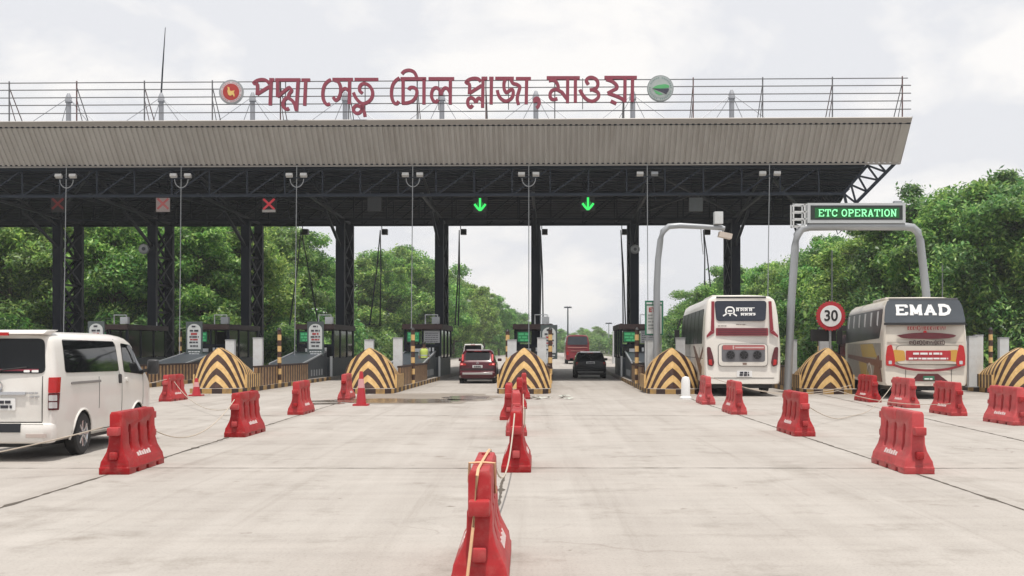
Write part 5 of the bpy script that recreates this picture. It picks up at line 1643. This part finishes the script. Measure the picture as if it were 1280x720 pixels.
        m.build('brown_graphic', mat('graphic_brown', (.12, .035, .028), .4, 0, .2, 2), b)
        m = MB(); m.lathe([(.57, -.01), (.66, -.01), (.66, .01), (.57, .01)], (sgn * (W / 2 + .01), 2.9, .5), 'X', 26); m.build('arch_ring', mat('arch_pale', (.5, .46, .42), .4), b)
        m = MB(); m.tube([(sgn * .9, L - .2, 2.9), (sgn * 1.3, L + .15, 2.85), (sgn * 1.45, L + .1, 2.4)], .04, 6); m.box((sgn * 1.46, L + .1, 2.1), (.22, .14, .55)); m.build('wing_mirror', BLACK, o)
    m = MB(); m.box2(-.8, .8, 3.0, 5.8, H - .01, H + .10); q = m.build('roof_pod', m_, o); bevel(q, .05, 2)
    return o
make_silver_bus()
def make_red_bus():
    o = empty('coach', 'small distant dark red coach driving away beyond the booths ahead of the black car', 'coach', (5.15, 116, 0), R(-1))
    W, H, L = 2.4, 2.95, 10.0
    m_ = mat('coach_red', (.20, .02, .03), .35, 0, .08, .6, coat=.3)
    B, b = bus_body(L, W, H, m_, o)
    m = MB(); B.rear(m, rpoly([(-1.03, 1.95), (1.03, 1.95), (.95, 2.78), (-.95, 2.78)], .1), .02); m.build('rear_window', GLASSG, o)
    m = MB(); B.rear(m, rect(-1.0, 1.0, 1.62, 1.72), .02); B.rear(m, rect(-.7, .7, 1.3, 1.36), .02); split(m.build('trim_strip', mat('coach_red_trim', (.36, .16, .14), .4), o))
    for sgn in (-1, 1):
        m = MB(); B.side(m, rpoly(rect(.6, L - .9, 1.8, 2.6), .12), sgn, .014, sub=14); m.build('side_window', GLASS, o, smooth=40)
        m = MB(); B.rear(m, rect(min(sgn*.9, sgn*1.1), max(sgn*.9, sgn*1.1), .9, 1.25), .02); m.build('tail_light', REDL, o)
    m = MB(); B.rear(m, rect(-.25, .25, .7, .84), .02); m.build('number_plate', WHITE, o)
make_red_bus()

# ---- two cars seen from behind
def make_car(kind, loc, rz, label):
    suv = kind == 'suv'
    W = 1.74; w = W / 2; H = 1.60 if suv else 1.47; belt = .98 if suv else .92; L = 4.4 if suv else 3.7
    o = empty('car', label, 'car', loc, rz)
    paintm = mat('wine_paint', (.075, .006, .014), .25, 0, .1, 2, spec=.3, coat=.4) if suv else mat('black_paint', (.007, .008, .011), .3, 0, .1, 2, spec=.2, coat=.15)
    prof = [(0,.24),(.7*w,.24),(.9*w,.26),(.96*w,.36),(.995*w,.58),(w,.78),(.975*w,belt-.03),(.955*w,belt),(.90*w,belt+.14),(.835*w,H-.22),(.79*w,H-.10),(.70*w,H-.035),(.45*w,H-.008),(0,H)]
    top = [(0,belt+.0),(.08,belt+.10),(.34,H-.17),(.46,H-.06),(.65,H-.01),(1.2,H),(2.1,H-.02),(2.5,H-.12),(L-1.05,belt+.02),(L-.5,belt-.1),(L-.12,.74),(L,.55)]
    wid = [(0,.97),(.3,1),(L-1,1),(L-.4,.95),(L-.1,.86),(L,.76)]
    B = Body(prof, H, belt, top, wid, L)
    ys = [(0,.95,.97),(.03,.98,.99),(.08,1,1),(.2,1,1),(.34,1,1),(.46,1,1),(.65,1,1),(1.2,1,1),(2.1,1,1),(2.5,1,1),(L-1.05,1,1),(L-.8,1,1),(L-.5,1,1),(L-.25,1,1),(L-.12,1,1),(L,1,1)]
    b = B.mesh(ys).build('body', paintm, o, smooth=40)
    m = MB(); B.slope(m, rpoly([(-.68*w, belt+.12), (.68*w, belt+.12), (.64*w, H-.13), (-.64*w, H-.13)], .08), .014); rw = m.build('rear_window', GLASS, o, smooth=40)
    if suv:
        m = MB(); m.tube([(-.05, .16, belt+.2), (.25, .22, belt+.28)], .012, 5); m.build('wiper', BLACK, rw)
    sp = MB(); sp.loft([[(-.62*w, .36, H-.12), (-.62*w, .30, H-.06), (-.62*w, .75, H+.0)], [(.62*w, .36, H-.12), (.62*w, .30, H-.06), (.62*w, .75, H+.0)]]); s_ = sp.build('spoiler', paintm if suv else mat('roof_highlight', (.30, .31, .33), .2, .5, .05, 3), o)  # hatchback spoiler coloured pale as a painted highlight on its roof
    MB().box((0, .318, H-.078), (.34, .02, .03)).build('brake_light', REDL, s_)
    m = MB(); B.rear(m, rpoly(rect(-.23, .23, .74 if suv else .80, .86 if suv else .92), .02), .02, y0=-.0); pl_ = m.build('number_plate', WHITE, o)
    dashes('plate_text', [(-.18, .18, .80 if suv else .86, .035), (-.18, .18, .755 if suv else .815, .035)], INK, pl_, -.026, 9)
    for sgn in (-1, 1):
        lamp = MB()
        if suv:
            B.rear(lamp, rpoly([(sgn*.60*w, belt-.12), (sgn*.93*w, belt-.14), (sgn*.95*w, belt-.02), (sgn*.84*w, belt-.0), (sgn*.62*w, belt-.05)], .02), .024)
            lamp.box((sgn*.80*w, .17, belt+.19), (.08, .16, .36), Matrix.Rotation(-.62, 3, 'X'))
        else:
            B.rear(lamp, rpoly([(sgn*.80*w, belt-.20), (sgn*.94*w, belt-.20), (sgn*.93*w, belt-.02), (sgn*.82*w, belt-.02)], .02), .024)
        t = lamp.build('tail_light', REDL if suv else DARKRED, o)
        MB().box((sgn*.84*w, -.03, belt-.07), (.10, .02, .06)).build('lit_lamp' if suv else 'lens', emit('lit_tail_lamp', (1, .28, .26), 1.0) if suv else REDL, t)
        m = MB(); B.side(m, rpoly([(.55, belt+.05), (2.9, belt+.03), (2.35, H-.14), (.75, H-.13)], .05), sgn, .012); m.build('side_window', GLASS, o, smooth=40)
        m = MB(); q = m.box((sgn*(w+.09), L-1.35, belt+.10), (.2, .1, .14)).build('wing_mirror', paintm, o); bevel(q, .03, 2)
        for yy in (.78, L-.85):
            wheel(o, sgn*(w-.10), yy, .33, .21, GREY, 6)
            m = MB(); B.side(m, [(yy + .40*math.cos(a), .34 + .40*math.sin(a)) for a in [math.pi*k_/12 for k_ in range(13)]], sgn, .006); m.build('wheel_arch', LINER, b)
    bpm = MB(); bpm.loft([[(-.86*w, .05, .27), (.86*w, .05, .27), (.96*w, .25, .27), (-.96*w, .25, .27)], [(-.90*w, -.07, .34), (.90*w, -.07, .34), (1.0*w, .25, .34), (-1.0*w, .25, .34)], [(-.92*w, -.08, .52), (.92*w, -.08, .52), (1.0*w, .25, .52), (-1.0*w, .25, .52)], [(-.90*w, .0, .58), (.90*w, .0, .58), (.99*w, .25, .58), (-.99*w, .25, .58)]])
    bp_ = bpm.build('bumper', paintm, o); bevel(bp_, .02, 2)
    MB().box2(-.80*w, .80*w, -.10, -.07, .43 if suv else .32, .52 if suv else .40).build('bumper_trim', mat('bumper_silver', (.42, .41, .40), .35, .3, .1, 4) if suv else mat('bumper_dark', (.12, .12, .12), .4), bp_)
    if not suv:
        MB().box2(-.7*w, .7*w, -.088, -.07, .24, .295).build('diffuser', BLACK, bp_)
    else:
        m = MB(); B.rear(m, rect(-.9*w, .9*w, .66, .70), .012); m.build('trim_line', BLACK, b)
    MB().lathe([(.03, -.012), (.05, -.012), (.05, 0), (.03, 0)], (0, 0, belt - .02), 'Y', 14).build('badge', CHROME, o)
    MB().box2(-.75*w, .75*w, .2, L-.3, .19, .26).build('underbody', BLACK, o)
    return o
make_car('suv', (-2.28, 53.7, 0), 0, 'dark red car stopped at the toll booth with its tail lights lit')
make_car('hatch', (3.48, 62.5, 0), R(-.6), 'small black hatchback driving out through the open lane')

# ================================================================== the attendant
def make_person():
    bx = plaza(-5.32, 56.0)
    o_loc = (bx.x, bx.y, .18)
    SKIN = mat('skin', (.17, .085, .05), .55, 0, .1, 10)
    verts = [(0,0,.95),(0,0,1.12),(0,.01,1.32),(0,.0,1.44),(0,-.01,1.53),(0,-.02,1.60),(0,-.02,1.69),
             (.10,0,.90),(.115,.0,.50),(.12,.02,.09),(.125,-.11,.045),(-.10,0,.90),(-.115,0,.50),(-.12,.02,.09),(-.125,-.11,.045),
             (.19,0,1.41),(.245,.03,1.14),(.225,-.07,.90),(.215,-.12,.83),(-.19,0,1.41),(-.245,.03,1.14),(-.225,-.07,.90),(-.215,-.12,.83)]
    rad = [.145,.135,.16,.12,.055,.075,.085,.10,.07,.05,.04,.10,.07,.05,.04,.065,.048,.038,.04,.065,.048,.038,.04]
    ed = [(0,1),(1,2),(2,3),(3,4),(4,5),(5,6),(0,7),(7,8),(8,9),(9,10),(0,11),(11,12),(12,13),(13,14),(3,15),(15,16),(16,17),(17,18),(3,19),(19,20),(20,21),(21,22)]
    def skin(name, vs, es, rs, m, root, sub=2):
        me = bpy.data.meshes.new(name); me.from_pydata(vs, es, [])
        ob = bpy.data.objects.new(name, me); COL.objects.link(ob)
        md = ob.modifiers.new('skin', 'SKIN'); md.use_smooth_shade = True
        for i, r in enumerate(rs): me.skin_vertices[0].data[i].radius = (r, r * .82)
        me.skin_vertices[0].data[root].use_root = True
        s2 = ob.modifiers.new('sub', 'SUBSURF'); s2.levels = sub
        evalmesh(ob); ob.data.materials.clear(); ob.data.materials.append(m)
        ob.data.polygons.foreach_set('use_smooth', [True] * len(ob.data.polygons))
        return ob
    me = bpy.data.meshes.new('person'); 
    if True:
        bm0 = bpy.data.meshes.new('tmp'); bpy.data.meshes.remove(bm0)
    mesh0 = bpy.data.meshes.new('person'); mesh0.from_pydata(verts, ed, [])
    body = bpy.data.objects.new('person', mesh0); COL.objects.link(body)
    md = body.modifiers.new('skin', 'SKIN'); md.use_smooth_shade = True
    if not mesh0.skin_vertices:
        bpy.data.objects.remove(body); bpy.data.meshes.remove(mesh0)
        # build the skin layer through bmesh
        b_ = bmesh.new(); lay = b_.verts.layers.skin.verify()
        vv = [b_.verts.new(v) for v in verts]
        for i, v in enumerate(vv):
            v[lay].radius = (rad[i], rad[i] * .82); v[lay].use_root = (i == 0)
        for a, c in ed: b_.edges.new((vv[a], vv[c]))
        mesh0 = bpy.data.meshes.new('person'); b_.to_mesh(mesh0); b_.free()
        body = bpy.data.objects.new('person', mesh0); COL.objects.link(body)
        md = body.modifiers.new('skin', 'SKIN'); md.use_smooth_shade = True
    else:
        for i, r in enumerate(rad): mesh0.skin_vertices[0].data[i].radius = (r, r * .82)
        mesh0.skin_vertices[0].data[0].use_root = True
    s2 = body.modifiers.new('sub', 'SUBSURF'); s2.levels = 2
    evalmesh(body)
    mm = body.data; mm.materials.clear()
    PANTS = mat('dark_trousers', (.012, .014, .018), .8); SHIRT = mat('pale_shirt', (.30, .32, .30), .8)
    for x in (SKIN, PANTS, SHIRT, BLACK): mm.materials.append(x)
    for p in mm.polygons:
        c = p.center
        if c.z < .09: p.material_index = 3
        elif c.z < 1.0 and abs(c.x) < .19: p.material_index = 1
        elif c.z < 1.45 and not (abs(c.x) > .19 and c.z < 1.12): p.material_index = 2
    mm.polygons.foreach_set('use_smooth', [True] * len(mm.polygons))
    body.location = o_loc; body.rotation_euler = (0, 0, R(12))
    tag(body, 'toll attendant in a lime yellow safety vest standing left of the red car', 'person')
    VEST = mat('vest_lime', (.55, .66, .14), .7, 0, .08, 10)
    rings = []
    for z, rx, ry in ((1.0, .175, .145), (1.1, .170, .14), (1.25, .19, .15), (1.36, .20, .145), (1.42, .19, .125), (1.475, .10, .09)):
        rings.append([(rx * math.cos(2*math.pi*k/20), ry * math.sin(2*math.pi*k/20) * 1.0, z) for k in range(20)])
    v = MB().loft(rings, False).build('vest', VEST, body, smooth=60)
    rings = [[((rx+.004) * math.cos(2*math.pi*k/20), (ry+.004) * math.sin(2*math.pi*k/20), z) for k in range(20)] for z, rx, ry in ((1.10, .171, .141), (1.15, .177, .144))]
    MB().loft(rings, False).build('reflective_band', mat('band_silver', (.6, .62, .6), .4), v)
    m = MB()
    m.lathe([(.0001, 1.80), (.06, 1.79), (.095, 1.745), (.098, 1.70)], (0, -.01, 0), 'Z', 18); m.box((0, -.12, 1.705), (.13, .1, .012))
    m.build('cap', mat('cap_dark', (.02, .022, .02), .7), body, smooth=50)
    f = MB(); f.lathe([(.0001, -.025), (.012, -.012), (.014, .01), (.0001, .03)], (0, -.098, 1.635), 'Z', 8); f.build('nose', SKIN, body)
    f = MB()
    for sx in (-1, 1): f.disc((sx * .03, -.088, 1.66), .011, .006, 'Y', 8)
    f.build('eyes', BLACK, body)
    MB().box((0, -.092, 1.595), (.05, .01, .01)).build('mouth', mat('lips', (.16, .05, .04), .6), body)
    for sx in (-1, 1):
        q = MB()
        hx, hy, hz = sx * .215, -.125, .82
        q.box((hx, hy, hz), (.035, .07, .085), Matrix.Rotation(.5, 3, 'X'))
        for k in range(4):
            yy = hy - .032 + .021 * k
            q.tube([(hx, yy, hz - .03), (hx - sx * .006, yy - .01, hz - .075), (hx - sx * .022, yy - .012, hz - .105 + .006 * abs(k - 1.5))], [.010, .009, .007], 6)
        q.tube([(hx, hy - .03, hz + .01), (hx - sx * .01, hy - .06, hz - .03), (hx - sx * .016, hy - .065, hz - .06)], [.011, .010, .008], 6)
        q.build('hand', SKIN, body, smooth=60)
make_person()

# ================================================================== TREES
def leafmat(name, a, b_, c):
    m, t, b = newmat(name)
    n = t.nodes
    g_ = n.new('ShaderNodeNewGeometry'); oi = n.new('ShaderNodeObjectInfo')
    r = n.new('ShaderNodeValToRGB')
    r.color_ramp.elements[0].color = (*a, 1); r.color_ramp.elements[1].color = (*c, 1)
    e = r.color_ramp.elements.new(.5); e.color = (*b_, 1)
    t.links.new(g_.outputs['Random Per Island'], r.inputs['Fac'])
    tcx = n.new('ShaderNodeTexCoord'); nz = n.new('ShaderNodeTexNoise'); nz.inputs['Scale'].default_value = .6; nz.inputs['Detail'].default_value = 3
    t.links.new(tcx.outputs['Object'], nz.inputs['Vector'])
    hs = n.new('ShaderNodeHueSaturation')
    t.links.new(r.outputs['Color'], hs.inputs['Color'])
    hv = math_node(t, 'MULTIPLY_ADD', oi.outputs['Random'], .045, .485)
    t.links.new(hv, hs.inputs['Hue'])
    vv = n.new('ShaderNodeMapRange'); vv.inputs['From Min'].default_value = .3; vv.inputs['From Max'].default_value = .7; vv.inputs['To Min'].default_value = .75; vv.inputs['To Max'].default_value = 2.7
    t.links.new(nz.outputs['Fac'], vv.inputs['Value']); t.links.new(vv.outputs['Result'], hs.inputs['Value'])
    t.links.new(hs.outputs['Color'], b.inputs['Base Color'])
    b.inputs['Roughness'].default_value = .40
    b.inputs['Specular IOR Level'].default_value = .45
    tr = n.new('ShaderNodeBsdfTranslucent'); t.links.new(hs.outputs['Color'], tr.inputs['Color'])
    mx = n.new('ShaderNodeMixShader'); mx.inputs[0].default_value = .48
    out = n['Material Output']
    t.links.new(b.outputs[0], mx.inputs[1]); t.links.new(tr.outputs[0], mx.inputs[2]); t.links.new(mx.outputs[0], out.inputs['Surface'])
    return m
LEAF1 = leafmat('leaves_mid_green', (.036, .095, .020), (.105, .205, .042), (.27, .36, .090))
LEAF2 = leafmat('leaves_deep_green', (.030, .080, .022), (.078, .165, .040), (.21, .30, .085))
BARK = mat('bark', (.10, .08, .06), .9, 0, .3, 3, bump=.6)
def tree_meshes(seed, H, spread, style):
    "returns trunk MB and crown MB for a tree H metres high, base at the origin"
    rnd = random.Random(seed)
    T = MB(); Cw = MB()
    th = H * rnd.uniform(.26, .36)
    lean = Vector((rnd.uniform(-.06, .06), rnd.uniform(-.06, .06), 0)) * H
    T.tube([(0, 0, -.1), lean * .3 + Vector((0, 0, th * .5)), lean * .6 + Vector((0, 0, th)), lean + Vector((0, 0, H * .62)), lean + Vector((0, 0, H * .85))],
           [H * .021, H * .016, H * .014, H * .008, H * .003], 8)
    lobes = []
    nb = 17 if style != 'tall' else 19
    for i in range(nb):
        f = (i + .5) / nb
        z = H * (.24 + .70 * f)
        a = i * 2.4 + rnd.uniform(-.5, .5)
        prof = math.sin(math.pi * min(1, max(.0, (f * .86 + .16)))) ** .8
        rr = spread * prof * rnd.uniform(.45, .95)
        if i == nb - 1: rr = spread * .12
        c = lean * f + Vector((math.cos(a) * rr, math.sin(a) * rr, z))
        base = lean * min(1, (z * .75) / (H * .7)) + Vector((0, 0, max(th * .7, z - rr * .75)))
        mid = base.lerp(c, .55) + Vector((0, 0, -.05 * H * rnd.random()))
        T.tube([base, mid, c], [H * .0065, H * .0045, H * .002], 5)
        lobes.append((c, spread * rnd.uniform(.26, .42)))
        for k in range(2):
            c2 = c + Vector((rnd.gauss(0, 1), rnd.gauss(0, 1), rnd.gauss(0, .6))) * spread * .27
            T.tube([c.lerp(base, .3), c2], [H * .003, H * .0012], 4)
            lobes.append((c2, spread * rnd.uniform(.17, .28)))
    for c, r in lobes:
        n = int(430 * (r / 1.2) ** 1.6) + 90
        cen = Vector((0, 0, c.z)) + lean * .5
        for k in range(n):
            d = Vector((rnd.gauss(0, 1), rnd.gauss(0, 1), rnd.gauss(0, 1))).normalized()
            p = c + Vector((d.x, d.y, d.z * .62)) * r * (rnd.random() ** .38) * (rnd.uniform(.8, 1.15) if rnd.random() > .07 else rnd.uniform(1.15, 1.55))
            l = rnd.uniform(.20, .44); w = l * rnd.uniform(.34, .5)
            nrm = (d * .7 + Vector((rnd.uniform(-.9, .9), rnd.uniform(-.9, .9), rnd.uniform(.1, 1.45)))).normalized()
            ax = nrm.cross(Vector((rnd.gauss(0, 1), rnd.gauss(0, 1), rnd.gauss(0, 1)))).normalized()
            ax = (ax + Vector((0, 0, -.35))).normalized()
            bx = nrm.cross(ax).normalized()
            b = Cw.add([p - ax * l * .5, p + bx * w * .5 - nrm * .03, p + ax * l * .5 - nrm * l * .12, p - bx * w * .5 - nrm * .03])
            Cw.face((b, b+1, b+2)); Cw.face((b, b+2, b+3))
    return T, Cw
PROTO = []
for i, (sd_, H_, sp_, lf, st_) in enumerate([(1, 12, 4.3, LEAF1, 'wide'), (2, 12, 3.7, LEAF1, 'tall'), (3, 12, 4.7, LEAF2, 'wide'), (4, 12, 3.5, LEAF2, 'tall'), (5, 12, 4.2, LEAF1, 'wide'), (6, 12, 5.0, LEAF1, 'wide')]):
    T, Cw = tree_meshes(sd_, H_, sp_, st_)
    tm = T.build('trunk', BARK, None, smooth=60, fix=False).data
    cmz = Cw.build('crown', lf, None, fix=False).data
    PROTO.append((tm, cmz))
    for ob in list(COL.objects):
        if ob.data in (tm, cmz): bpy.data.objects.remove(ob)
def tree(x, y, h, v, label, group, sq=1.0):
    rnd = random.Random(int(x * 31 + y * 17))
    o = empty('tree', label, 'tree', (x, y, -.03), rnd.uniform(0, 6.28), group)
    k = h / 12
    o.scale = (k * sq, k * sq, k)
    for nm, me in zip(('trunk', 'crown'), PROTO[v]):
        c = bpy.data.objects.new(nm, me); COL.objects.link(c); c.parent = o
def bush_mesh(seed):
    rnd = random.Random(seed); Cw = MB()
    for _ in range(9):
        c = Vector((rnd.uniform(-1.6, 1.6), rnd.uniform(-.8, .8), rnd.uniform(.4, 1.7))); r = rnd.uniform(.5, .9)
        for k in range(330):
            d = Vector((rnd.gauss(0, 1), rnd.gauss(0, 1), rnd.gauss(0, 1))).normalized()
            p = c + d * r * rnd.random() ** .4; p.z = max(.05, p.z)
            l = rnd.uniform(.16, .32); w = l * .42
            nrm = (d + Vector((rnd.uniform(-.8, .8), rnd.uniform(-.8, .8), rnd.uniform(.1, 1)))).normalized()
            ax = nrm.cross(Vector((rnd.gauss(0, 1), rnd.gauss(0, 1), rnd.gauss(0, 1)))).normalized(); bx = nrm.cross(ax)
            b = Cw.add([p - ax * l * .5, p + bx * w * .5, p + ax * l * .5 - nrm * l * .12, p - bx * w * .5])
            Cw.face((b, b+1, b+2)); Cw.face((b, b+2, b+3))
    return Cw
BUSH = []
for sd_, lf in ((11, LEAF1), (12, LEAF2)):
    ob = bush_mesh(sd_).build('bush', lf, None, fix=False); BUSH.append(ob.data); bpy.data.objects.remove(ob)
def bush(x, y, s, v, label, group):
    o = bpy.data.objects.new('bush', BUSH[v]); COL.objects.link(o)
    o.location = (x, y, -.03); o.scale = (s, s, s * random.uniform(.85, 1.15)); o.rotation_euler = (0, 0, random.uniform(0, 6.28))
    tag(o, label, 'bush', group)
rt = random.Random(21)
# (pixel x, pixel y of the top, distance, prototype)
LEFT = [(-40,235,104,0),(12,262,100,2),(48,250,108,1),(95,238,102,4),(138,262,98,0),(168,246,108,2),(215,240,104,5),(250,262,99,1),(285,258,108,4),(318,268,104,0),(352,280,112,3),(385,296,118,0),(408,312,126,1),
        (20,250,128,2),(110,240,130,0),(190,250,126,4),(270,255,130,2),(340,272,136,0)]
MID = [(446,320,150,1),(470,312,154,4),(497,312,160,0),(522,314,166,5),(545,336,176,2),(566,346,186,0),(586,352,200,4),(606,358,214,1),(624,372,232,0),(640,384,255,2),(652,394,285,4),(664,408,330,0)]
FAR = [(690,420,400,2),(703,412,360,0),(716,416,420,4),(731,411,370,5),(746,409,350,0),(757,416,380,2),(770,420,300,1),(784,424,250,4),(800,415,230,2),(816,404,205,0),(832,398,190,4)]
RIGHT = [(850,386,178,0),(868,370,166,2),(888,352,154,5),(905,345,145,0),(925,330,132,4),(948,326,126,1),(972,340,120,0),(996,322,112,5),(1018,306,106,2),(1042,300,100,0),(1066,296,96,4),(1092,292,92,5),(1118,288,88,1),
         (1140,262,82,0),(1163,240,80,2),(1190,232,76,4),(1216,246,74,5),(1240,228,76,0),(1268,222,72,2),(1300,226,72,4),(1335,222,76,0),(1010,330,128,1),(1075,312,120,2),(1150,280,104,3),(1225,258,98,2)]
GAPS = [(60, 'left of the leftmost lattice column'), (185, 'between the first and second lattice columns'), (302, 'between the second and third lattice columns'), (425, 'between the third and fourth lattice columns'),
        (548, 'between the narrow lattice column and the column by the red car'), (668, 'between the red car column and the middle column'), (789, 'beyond the clear lane of the black car'), (846, 'beyond the camera gantry'),
        (915, 'above the white bus roof'), (990, 'between the rightmost column and the message gantry'), (1060, 'inside the message gantry, near the speed sign'), (1155, 'inside the message gantry above the silver bus'), (1210, 'right of the message gantry'), (9999, 'near the right edge beyond the silver bus')]
def gap(px): return next(t for lim, t in GAPS if px < lim)
def place(lst, label, group, fmt, sq=1.0):
    for px, py, d, v in lst:
        x, y, z = P(px, py, d)
        tree(x, d, (z + .03) * 1.0, v, '%s, seen %s' % (label, gap(px)), '%s %s' % (group, gap(px)), sq * rt.uniform(.95, 1.15))
place(LEFT, 'tall leafy tree', 'left belt trees', '', 1.0)
place(MID, 'leafy roadside tree', 'roadside trees', '', .95)
place(FAR, 'small pale distant tree', 'distant trees', '', 1.25)
place(RIGHT, 'leafy green tree', 'right belt trees', '', 1.05)
for i in range(34):
    px = rt.uniform(-30, 430); d = rt.uniform(88, 99) + max(0, (px - 330)) * .25
    x, y, z = P(px, 400, d); bush(x, d, rt.uniform(1.2, 2.1), i % 2, 'rounded bush below the left trees, ' + gap(px), 'left bushes ' + gap(px))
for i in range(22):
    px = 440 + i * 10 + rt.uniform(-5, 5); d = 146 + max(0, px - 450) ** 1.35 * .11
    x, y, z = P(px, 400, d); bush(x + 1.5, d - 3, rt.uniform(1.2, 2.2), i % 2, 'roadside green bush, ' + gap(px), 'roadside bushes ' + gap(px))
for i in range(44):
    px = 845 + i * 11 + rt.uniform(-6, 6)
    d = interp([(840, 160), (900, 136), (1000, 103), (1130, 80), (1350, 68)], px)
    x, y, z = P(px, 400, d); bush(x, d - 2.5, rt.uniform(1.2, 2.2), i % 2, 'rounded bush below the right trees, ' + gap(px), 'right bushes ' + gap(px))
for i in range(14):
    px = 680 + i * 12 + rt.uniform(-4, 4); d = interp([(680, 380), (760, 300), (840, 175)], px)
    x, y, z = P(px, 400, d); bush(x, d - 6, rt.uniform(1.6, 2.6), i % 2, 'small distant bush, ' + gap(px), 'distant bushes ' + gap(px))

# ---- lamp posts and poles beyond
def pole(px, pytop, d, label, r=.1, head=None, m_=None, name='light_pole'):
    x, y, z = P(px, pytop, d)
    o = empty(name, label, 'light pole', (x, d, -.03))
    MB().tube([(0, 0, 0), (0, 0, z)], [r, r * .6], 8).build('pole', m_ or GREY, o)
    if head == 'ring':
        m = MB()
        for k in range(6):
            a = k * math.pi / 3; m.box((math.cos(a) * .6, math.sin(a) * .6, z), (.5, .35, .3))
        m.lathe([(.5, -.08), (.7, -.08), (.7, .08), (.5, .08)], (0, 0, z), 'Z', 12); m.build('lamp_head', STEEL2, o)
    elif head == 'arm':
        MB().tube([(0, 0, z), (.5, 0, z + .25), (1.6, 0, z + .3)], .05, 6).build('lamp_arm', GREY, o)
pole(709.8, 384, 260, 'tall dark high mast light above the distant road', .22, 'ring', STEEL2)
pole(767, 414, 120, 'short white pole beside the far road right of the black car', .16, None, PALE, 'marker_pole')
pole(761, 404, 300, 'slim distant light pole at the end of the far road', .16, 'ring', GREY)
pole(1040, 312, 84, 'slim grey light pole among the right trees between the buses', .07, None, GREY)
pole(1178, 318, 70, 'slim grey light pole among the right trees behind the silver bus', .06, None, GREY)
pole(420, 306, 110, 'slim grey light pole left of the narrow lattice column', .07, None, GREY)
pole(196, 402, 66, 'short slanting pale pole beside the second lattice column', .05, None, PALE, 'marker_pole')

# ================================================================== hazy air
hz = MB().box2(-3000, 3000, -700, 4600, -1.0, 24.0).build('haze', None)
hm = bpy.data.materials.new('haze_air'); hm.use_nodes = True
t = hm.node_tree
t.nodes.remove(t.nodes['Principled BSDF'])
pv_ = t.nodes.new('ShaderNodeVolumePrincipled')
pv_.inputs['Color'].default_value = (.93, .95, .97, 1)
pv_.inputs['Density'].default_value = 0.0005
pv_.inputs['Anisotropy'].default_value = 0.2
t.links.new(pv_.outputs['Volume'], t.nodes['Material Output'].inputs['Volume'])
hz.data.materials.append(hm)
hz['kind'] = 'stuff'
